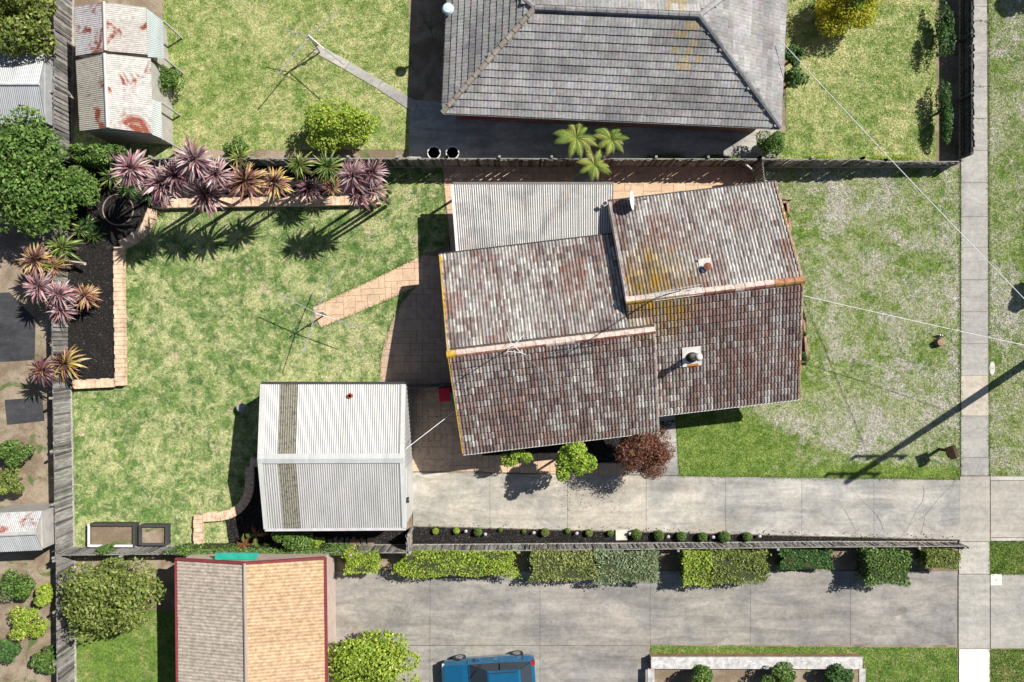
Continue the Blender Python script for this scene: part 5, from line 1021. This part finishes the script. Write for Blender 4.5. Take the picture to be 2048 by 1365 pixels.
m = MB((0.12, 0.12, 0.12)); m.tube([m2, m2 + ZX * 2.5], 0.02, 8); m.build('mast', M['metal'], an2)
for pts in ([(-0.25, 0.55), (-0.1, 0.15), (0.25, -0.2), (0.5, -0.35)], [(0.42, 0.45), (0.1, 0.1), (-0.2, -0.15), (-0.3, -0.3)], [(-0.15, 0.0), (0.3, 0.05)], [(-0.2, -0.2), (0.3, -0.25)]):
    m = MB((0.72, 0.72, 0.72)); m.tube([Vector((m2.x + x, m2.y + y, m2.z + 2.4)) for x, y in pts], 0.012, 6); m.build('element', M['flat'], an2)
for px, py in ((1104, 583), (1130, 782)):
    e = Vector(W(px, py, 3.9)); v = e.dot(VX); e.z = 4.35 - 0.39 * abs(v - LVR) + 0.09; m = MB((0.6, 0.58, 0.52)); m.tube([m2 + ZX * 1.2, e], 0.006, 4); m.build('guy_wire', M['metal'], an2)
ds = Vector(W(1264, 401, 3.3)); dish = thing('satellite_dish', 'pale satellite dish on the corner of the right hand roof', 'satellite dish', (ds.x, ds.y, 2.75))
ax = Vector((0.93, 0.05, 0.36)).normalized(); s1 = ax.cross(ZX).normalized(); s2 = s1.cross(ax); m = MB((0.60, 0.66, 0.68)); rings = []
for k in range(6):
    r_ = 0.42 * k / 5; rings.append(len(m.v)); m.v += [tuple(ds + ax * (r_ * r_ * 0.5 - 0.08) + s1 * math.cos(t * 0.2618) * r_ + s2 * math.sin(t * 0.2618) * r_ * 1.08) for t in range(24)]
for k in range(5):
    for t in range(24): m.f.append((rings[k] + t, rings[k] + (t + 1) % 24, rings[k + 1] + (t + 1) % 24, rings[k + 1] + t)); m.c.append(m.col)
m.build('reflector', M['flat'], dish, True)
m = MB((0.08, 0.08, 0.08)); lb = ds + ax * 0.55 - s2 * 0.1; m.tube([ds - s2 * 0.4, lb], 0.012, 6); m.tube([lb - ax * 0.06, lb + ax * 0.06], 0.035, 8); m.build('feed_arm', M['plastic'], dish)
m = MB((0.2, 0.2, 0.2)); m.tube([ds - ax * 0.1, ds - ax * 0.25 - ZX * 0.1, Vector((ds.x - 0.2, ds.y, 2.78))], 0.025, 8); m.build('bracket', M['metal'], dish)
for px, py, z, lab in ((1210, 407, 2.75, 'solar floodlight at the corner above the patio cover'), (1317, 791, 2.75, 'small solar panel at the step between the two roofs')):
    p = Vector(W(px, py, z)); root = thing('solar_light', lab, 'solar light', (p.x, p.y, z - 0.15)); m = MB((0.6, 0.55, 0.5)); m.box((p.x, p.y, z), (0.22, 0.2, 0.03), 0.6); m.build('frame', M['flat'], root)
    m = MB((0.02, 0.025, 0.06)); m.box((p.x, p.y, z + 0.02), (0.17, 0.15, 0.012), 0.6); m.build('panel', M['plastic'], root); m = MB((0.3, 0.3, 0.3)); m.tube([p - ZX * 0.15, p], 0.02, 6); m.build('bracket', M['metal'], root)
def cable(label, p, q, sag, r, col, n=14):
    p, q = Vector(p), Vector(q); m = MB(col); m.tube([p.lerp(q, t / n) - ZX * sag * 4 * (t / n) * (1 - t / n) for t in range(n + 1)], r, 6); tag(m.build('overhead_cable', M['flat']), label, 'cable')
PO = Vector((*W2(2068, 716), 0)); brk = PO + Vector((-0.15, -0.15, 4.9))
cable('white service cable from the house gable across the front lawn', W(1599, 590, 3.7), brk, 0.25, 0.013, (0.75, 0.75, 0.74), 20)
cable('white cable from house eave to garage gable', W(909, 823, 2.75), W(812, 898, 3.0), 0.03, 0.016, (0.75, 0.75, 0.74))
cable('white cable crossing the top fence towards the street', W(1562, 82, 3.0), W(2200, 752, 7.2), 0.2, 0.016, (0.72, 0.73, 0.74), 20)
pole = thing('power_pole', 'timber power pole standing just beyond the right edge', 'power pole', PO)
lean = Vector((0.0, -0.25, 0)); PT = PO + ZX * 11.4 + lean
m = MB((0.2, 0.16, 0.12)); m.tube([PO, PT], [0.19, 0.13], 12); m.build('shaft', M['wood'], pole)
for zz in (9.3, 10.9):
    q = PO.lerp(PT, zz / 11.4); m = MB((0.22, 0.18, 0.14)); m.beam(q + Vector((-1.25, 0.16, 0)), q + Vector((1.25, 0.16, 0)), 0.1, 0.12); cr_ = m.build('crossarm', M['wood'], pole)
    for s in (-1.15, -0.4, 0.4, 1.15): m = MB((0.3, 0.2, 0.15)); m.lathe((q.x + s, q.y + 0.16, q.z + 0.05), [(0.03, 0), (0.09, 0.08), (0.06, 0.16), (0.08, 0.22), (0.03, 0.3)], 10); m.build('insulator', M['plastic'], cr_)
m = MB((0.2, 0.2, 0.2)); m.beam(PO + ZX * 4.9, brk, 0.05, 0.05); m.build('bracket', M['metal'], pole)
# ------------------------------------------------------------------ small things in the garden and on the verge
c = Vector(W(236, 420, 0.34)); m = MB((0.25, 0.2, 0.17)); m.tube([Vector((c.x + math.cos(t * 0.2094) * 0.72, c.y + math.sin(t * 0.2094) * 0.72, 0.34)) for t in range(31)], 0.03, 6, cap=False)
rg = tag(m.build('garden_ring', M['rough']), 'thin metal ring lying on the mulch near the curved wall', 'ring')
m = MB((0.55, 0.46, 0.38)); p, q = Vector(W(126, 523, 0.45)), Vector(W(170, 528, 0.95)); m.tube([p, p.lerp(q, 0.5), q], [0.075, 0.08, 0.07], 10); tag(m.build('timber_post', M['rough']), 'pale leaning timber post over the mulch', 'post')
c = Vector(W(1491, 341, 0.3)); pt = thing('garden_pot', 'pale pot with three lugs in the shade by the gate', 'pot', (c.x, c.y, 0.035)); m = MB((0.45, 0.33, 0.27)); m.lathe((c.x, c.y, 0.035), [(0.12, 0), (0.2, 0.2), (0.19, 0.32), (0.15, 0.33), (0.10, 0.3), (0.09, 0.12)], 18); m.build('bowl', M['rough'], pt)
for a in (0.4, 2.5, 4.6): m = MB((0.45, 0.33, 0.27)); m.box((c.x + 0.2 * math.cos(a), c.y + 0.2 * math.sin(a), 0.27), (0.09, 0.07, 0.09), a); m.build('lug', M['rough'], pt)
c = Vector(W(1243, 1070, 0.06)); m = MB((0.62, 0.60, 0.55)); m.box((c.x, c.y, 0.05), (0.55, 0.50, 0.07), 0.02); tag(m.build('stepping_slab', M['path']), 'white stepping slab in the driveway mulch', 'slab'); 
m = MB((1.5, 1.48, 1.42)); 
stp = bpy.data.objects['stepping_slab'].data.color_attributes['Col'].data
stp.foreach_set('color', [1.55, 1.52, 1.45, 1.0] * len(stp))
def pit(px, py, a, b_, label, n=20, col=(1.35, 1.35, 1.33)):
    c = W(px, py); m = MB(col); pts = [(c[0] + a * math.cos(t * 6.2832 / n + (math.pi / 4 if n == 4 else 0)), c[1] + b_ * math.sin(t * 6.2832 / n + (math.pi / 4 if n == 4 else 0))) for t in range(n)]; m.prism(pts, 0.0, 0.056)
    root = thing('pit_lid', label, 'pit lid', (c[0], c[1], 0)); m.build('cover', M['path'], root); h = MB((0.05, 0.05, 0.05)); h.lathe((c[0], c[1], 0.052), [(0.02, 0), (0.02, 0.008)], 8); h.build('key_hole', M['rough'], root)
pit(1983, 737, 0.13, 0.33, 'pale oval pit lid at the edge of the footpath'); pit(1991, 1159, 0.37, 0.37, 'white square pit lid on the lower crossover', 4, (1.8, 1.8, 1.76))
pit(783, 714, 0.05, 0.05, 'tiny round drain cover on the patio', 12, (0.9, 0.9, 0.9))
# stump with a magpie beside it
c = Vector(W(1881, 684, 0.2)); st = thing('tree_stump', 'short brown tree stump on the front lawn', 'stump', (c.x, c.y, 0)); m = MB((0.17, 0.11, 0.075)); rr = random.Random(4); n = 12
prof = [(0.24, 0.0), (0.20, 0.1), (0.19, 0.3)]; rad = [1 + rr.uniform(-0.18, 0.18) for _ in range(n)]
for r_, z in prof: m.v += [(c.x + r_ * rad[t] * math.cos(t * 6.2832 / n), c.y + r_ * rad[t] * math.sin(t * 6.2832 / n), z + (rr.uniform(-0.02, 0.03) if z > 0.2 else 0)) for t in range(n)]
for k in range(2):
    for t in range(n): m.f.append((k * n + t, k * n + (t + 1) % n, (k + 1) * n + (t + 1) % n, (k + 1) * n + t)); m.c.append(m.col)
m.build('bark', M['rough'], st); m = MB((0.36, 0.26, 0.17)); m.face([(c.x + 0.185 * rad[t] * math.cos(t * 6.2832 / n), c.y + 0.185 * rad[t] * math.sin(t * 6.2832 / n), 0.325) for t in range(n)]); m.build('cut_face', M['rough'], st)
def magpie(px, py, rz, label):
    c = Vector(W(px, py, 0.12)); root = thing('bird', label, 'bird', (c.x, c.y, 0.01)); d = Vector((math.cos(rz), math.sin(rz), 0)); o = Vector((c.x, c.y, 0))
    m = MB((0.012, 0.012, 0.014)); prof = [(-0.24, 0.13, 0.012), (-0.13, 0.135, 0.02), (-0.09, 0.14, 0.045), (-0.02, 0.145, 0.066), (0.05, 0.16, 0.062), (0.10, 0.19, 0.042), (0.125, 0.21, 0.036), (0.155, 0.22, 0.036), (0.18, 0.215, 0.018), (0.22, 0.205, 0.005)]
    m.tube([o + d * x + ZX * z for x, z, r_ in prof], [r_ for *_, r_ in prof], 10)
    for i in range(len(m.c)):
        seg = i // 10
        if seg in (2, 4): m.c[i] = (0.62, 0.62, 0.62) if i % 10 in (0, 1, 2, 3, 4, 5) else m.c[i]
        if seg >= 7: m.c[i] = (0.3, 0.32, 0.34)
    m.build('body', M['feather'], root, True)
    for s in (-1, 1):
        q = Vector((-d.y, d.x, 0)) * s; m = MB((0.015, 0.015, 0.017)); m.face([o + d * 0.06 + q * 0.055 + ZX * 0.19, o - d * 0.05 + q * 0.075 + ZX * 0.18, o - d * 0.19 + q * 0.02 + ZX * 0.15, o - d * 0.05 + q * 0.03 + ZX * 0.21]); m.build('wing', M['feather'], root)
        m = MB((0.03, 0.03, 0.03)); m.tube([o + d * 0.0 + q * 0.025 + ZX * 0.1, o + d * 0.01 + q * 0.028 + ZX * 0.0], 0.006, 5); m.tube([o - d * 0.02 + q * 0.028 + ZX * 0.004, o + d * 0.05 + q * 0.03 + ZX * 0.004], 0.005, 4); m.build('leg', M['feather'], root)
magpie(1881, 671, math.radians(172), 'black and white magpie standing beside the brown stump')
magpie(1535, 346, math.radians(200), 'bird in the shade of the fence near the side gate')
# letterbox
c = Vector(W(1893, 902, 0.6)); lb = thing('letterbox', 'dark timber letterbox on a post at the front lawn corner', 'letterbox', (c.x, c.y, 0)); m = MB((0.10, 0.06, 0.04)); m.box((c.x, c.y, 0.42), (0.11, 0.11, 0.86)); m.build('post', M['wood'], lb)
m = MB((0.13, 0.085, 0.05)); m.box((c.x, c.y, 0.98), (0.36, 0.46, 0.26), 0.35); bx_ = m.build('box', M['wood'], lb); m = MB((0.07, 0.045, 0.03)); ca, sa = math.cos(0.35), math.sin(0.35)
Q = lambda x, y, z: (c.x + x * ca - y * sa, c.y + x * sa + y * ca, z)
m.v += [Q(-0.23, -0.28, 1.11), Q(0.23, -0.28, 1.11), Q(0, -0.28, 1.27), Q(-0.23, 0.28, 1.11), Q(0.23, 0.28, 1.11), Q(0, 0.28, 1.27)]; m.f += [(0, 1, 2), (5, 4, 3), (0, 2, 5, 3), (2, 1, 4, 5), (1, 0, 3, 4)]; m.c += [m.col] * 5; m.build('lid', M['wood'], lb)
m = MB((0.3, 0.28, 0.25)); m.beam(Q(0.24, -0.1, 1.0), Q(0.24, 0.12, 1.0), 0.02, 0.05); m.build('slot', M['metal'], bx_)
# handrail stub at the bottom right corner post
m = MB((0.06, 0.06, 0.06)); m.beam(W(1916, 1086, 0.5), W(1936, 1096, 0.2), 0.09, 0.09); tag(m.build('kerb_rail', M['metal']), 'short dark rail end at the fence corner by the footpath', 'rail')
# timber offcuts beside the garage
for i in range(13):
    px = 656 + i * 7.4; p, q = Vector(W(px + random.uniform(-3, 3), 1078 + random.uniform(-3, 2), 0.2)), Vector(W(px + random.uniform(-2, 5), 1090, 0.1)); m = MB(jit(random.choice([(0.24, 0.2, 0.19), (0.30, 0.2, 0.16), (0.14, 0.13, 0.13)]))); m.beam(p, q, 0.15, 0.09)
    tag(m.build('timber_offcut', M['wood']), 'weathered timber offcut behind the garage, number %s counting from the green shrub' % ('one two three four five six seven eight nine ten eleven twelve thirteen'.split()[i]), 'timber', 'timber offcuts behind the garage')
# white chairs and pots beyond the top fence
for i, (px, lab) in enumerate(((868, 'white round pot rim beyond the top fence, left one'), (905, 'white round pot rim beyond the top fence, right one'))):
    c = W(px, 306, 0.5); pt = thing('garden_pot', lab, 'pot', (c[0], c[1], 0)); m = MB((0.66, 0.65, 0.62)); m.lathe((c[0], c[1], 0), [(0.18, 0), (0.28, 0.45), (0.32, 0.5), (0.27, 0.5), (0.24, 0.35)], 20); m.build('bowl', M['flat'], pt); m = MB((0.22, 0.16, 0.11)); m.lathe((c[0], c[1], 0.46), [(0.24, 0), (0.02, 0.03)], 16); m.build('soil', M['earth'], pt)
# ------------------------------------------------------------------ blue car
cc_ = Vector(W(978, 1356, 0.8)); car = thing('blue_car', 'blue hatchback parked on the neighbouring driveway', 'car', (cc_.x, cc_.y, 0.045)); rz = math.radians(4); ca, sa = math.cos(rz), math.sin(rz)
K = lambda x, y, z: Vector((cc_.x + x * ca - y * sa, cc_.y + x * sa + y * ca, z + 0.045)); BL = (0.012, 0.13, 0.27)
st_ = [(-2.2, 0.62, 0.30, 0.62), (-2.05, 0.80, 0.22, 0.74), (-1.2, 0.88, 0.2, 0.92), (-0.7, 0.89, 0.2, 0.96), (1.2, 0.89, 0.2, 0.98), (1.9, 0.84, 0.22, 0.98), (2.15, 0.76, 0.3, 0.9)]
m = MB(BL)
for x, hw, zb_, zt in st_: m.v += [tuple(K(x, -hw * 0.92, zb_)), tuple(K(x, -hw, (zb_ + zt) / 2)), tuple(K(x, -hw * 0.86, zt)), tuple(K(x, hw * 0.86, zt)), tuple(K(x, hw, (zb_ + zt) / 2)), tuple(K(x, hw * 0.92, zb_))]
for i in range(len(st_) - 1):
    for j in range(6): a, c = i * 6 + j, i * 6 + (j + 1) % 6; m.f.append((a, c, c + 6, a + 6)); m.c.append(BL)
m.f += [(0, 1, 2, 3, 4, 5), tuple(range(len(m.v) - 1, len(m.v) - 7, -1))]; m.c += [BL, BL]; m.build('body', M['carpaint'], car)
rf = [(-0.05, 0.60), (0.1, 0.62), (1.4, 0.60), (1.55, 0.58)]; m = MB(BL); m.hexa([K(-0.05, -0.60, 1.40), K(1.5, -0.58, 1.40), K(1.5, 0.58, 1.40), K(-0.05, 0.60, 1.40), K(0.05, -0.55, 1.47), K(1.4, -0.54, 1.46), K(1.4, 0.54, 1.46), K(0.05, 0.55, 1.47)]); m.build('roof_panel', M['carpaint'], car)
for x0, x1 in ((-0.95, -0.95), (0.53, 0.53), (1.62, 1.62)):
    for s in (-1, 1): m = MB((0.01, 0.02, 0.03)); m.beam(K(x0, s * 0.885, 0.35), K(x1, s * 0.80, 0.955), 0.012, 0.03); m.build('door_seam', M['plastic'], car)
for s in (-1, 1):
    for x in (0.35, 1.45): m = MB((0.25, 0.27, 0.3)); m.beam(K(x - 0.09, s * 0.885, 0.82), K(x + 0.09, s * 0.885, 0.82), 0.03, 0.025); m.build('door_handle', M['metal'], car)
    m = MB((0.03, 0.03, 0.03)); m.beam(K(0.1, s * 0.5, 1.49), K(1.35, s * 0.5, 1.485), 0.03, 0.03); m.build('roof_rail', M['plastic'], car)
    m = MB((0.015, 0.015, 0.015)); m.beam(K(-0.86, s * 0.1, 0.99), K(-0.55, s * 0.55, 1.15), 0.02, 0.02); m.build('wiper', M['plastic'], car)
m = MB((0.01, 0.02, 0.03)); m.beam(K(-0.9, -0.74, 0.965), K(-0.9, 0.74, 0.965), 0.03, 0.012); m.build('bonnet_seam', M['plastic'], car)
def pane_(nm, pts): m = MB((0.02, 0.025, 0.03)); m.face([K(*p) for p in pts]); m.build(nm, M['glass'], car)
pane_('windscreen', [(-0.85, -0.74, 0.96), (-0.85, 0.74, 0.96), (-0.05, 0.59, 1.41), (-0.05, -0.59, 1.41)]); pane_('rear_window', [(2.0, -0.7, 0.98), (2.0, 0.7, 0.98), (1.5, 0.57, 1.41), (1.5, -0.57, 1.41)])
for s in (-1, 1):
    pane_('side_window', [(-0.85, s * 0.76, 0.96), (0.5, s * 0.77, 0.97), (0.5, s * 0.60, 1.41), (-0.05, s * 0.60, 1.41)]); pane_('side_window', [(0.56, s * 0.77, 0.97), (2.0, s * 0.72, 0.98), (1.5, s * 0.585, 1.41), (0.56, s * 0.60, 1.41)])
    m = MB(BL); m.beam(K(-0.5, s * 0.92, 0.98), K(-0.35, s * 1.0, 1.0), 0.12, 0.12); m.build('mirror', M['carpaint'], car)
    m = MB((0.35, 0.01, 0.015)); m.box(K(2.1, s * 0.62, 0.85), (0.16, 0.2, 0.2), rz); m.build('tail_light', M['plastic'], car)
    m = MB((0.7, 0.7, 0.7)); m.box(K(-2.08, s * 0.58, 0.6), (0.14, 0.3, 0.12), rz); m.build('headlight', M['plastic'], car)
    for x in (-1.35, 1.35):
        m = MB((0.02, 0.02, 0.02)); m.tube([K(x, s * 0.66, 0.31), K(x, s * 0.88, 0.31)], 0.31, 18); wh = m.build('wheel', M['plastic'], car); m = MB((0.4, 0.4, 0.42)); m.tube([K(x, s * 0.87, 0.31), K(x, s * 0.895, 0.31)], 0.19, 14); m.build('rim', M['metal'], wh)

c = Vector(W(484, 815, 0.3)); gp = thing('garden_ornament', 'small grey garden ornament in the shade behind the garage', 'ornament', (c.x, c.y, 0)); m = MB((0.28, 0.28, 0.28)); m.lathe((c.x, c.y, 0), [(0.16, 0), (0.14, 0.08), (0.07, 0.14), (0.07, 0.3), (0.2, 0.36), (0.22, 0.42), (0.16, 0.41), (0.03, 0.37)], 14); m.build('bowl', M['rough'], gp)
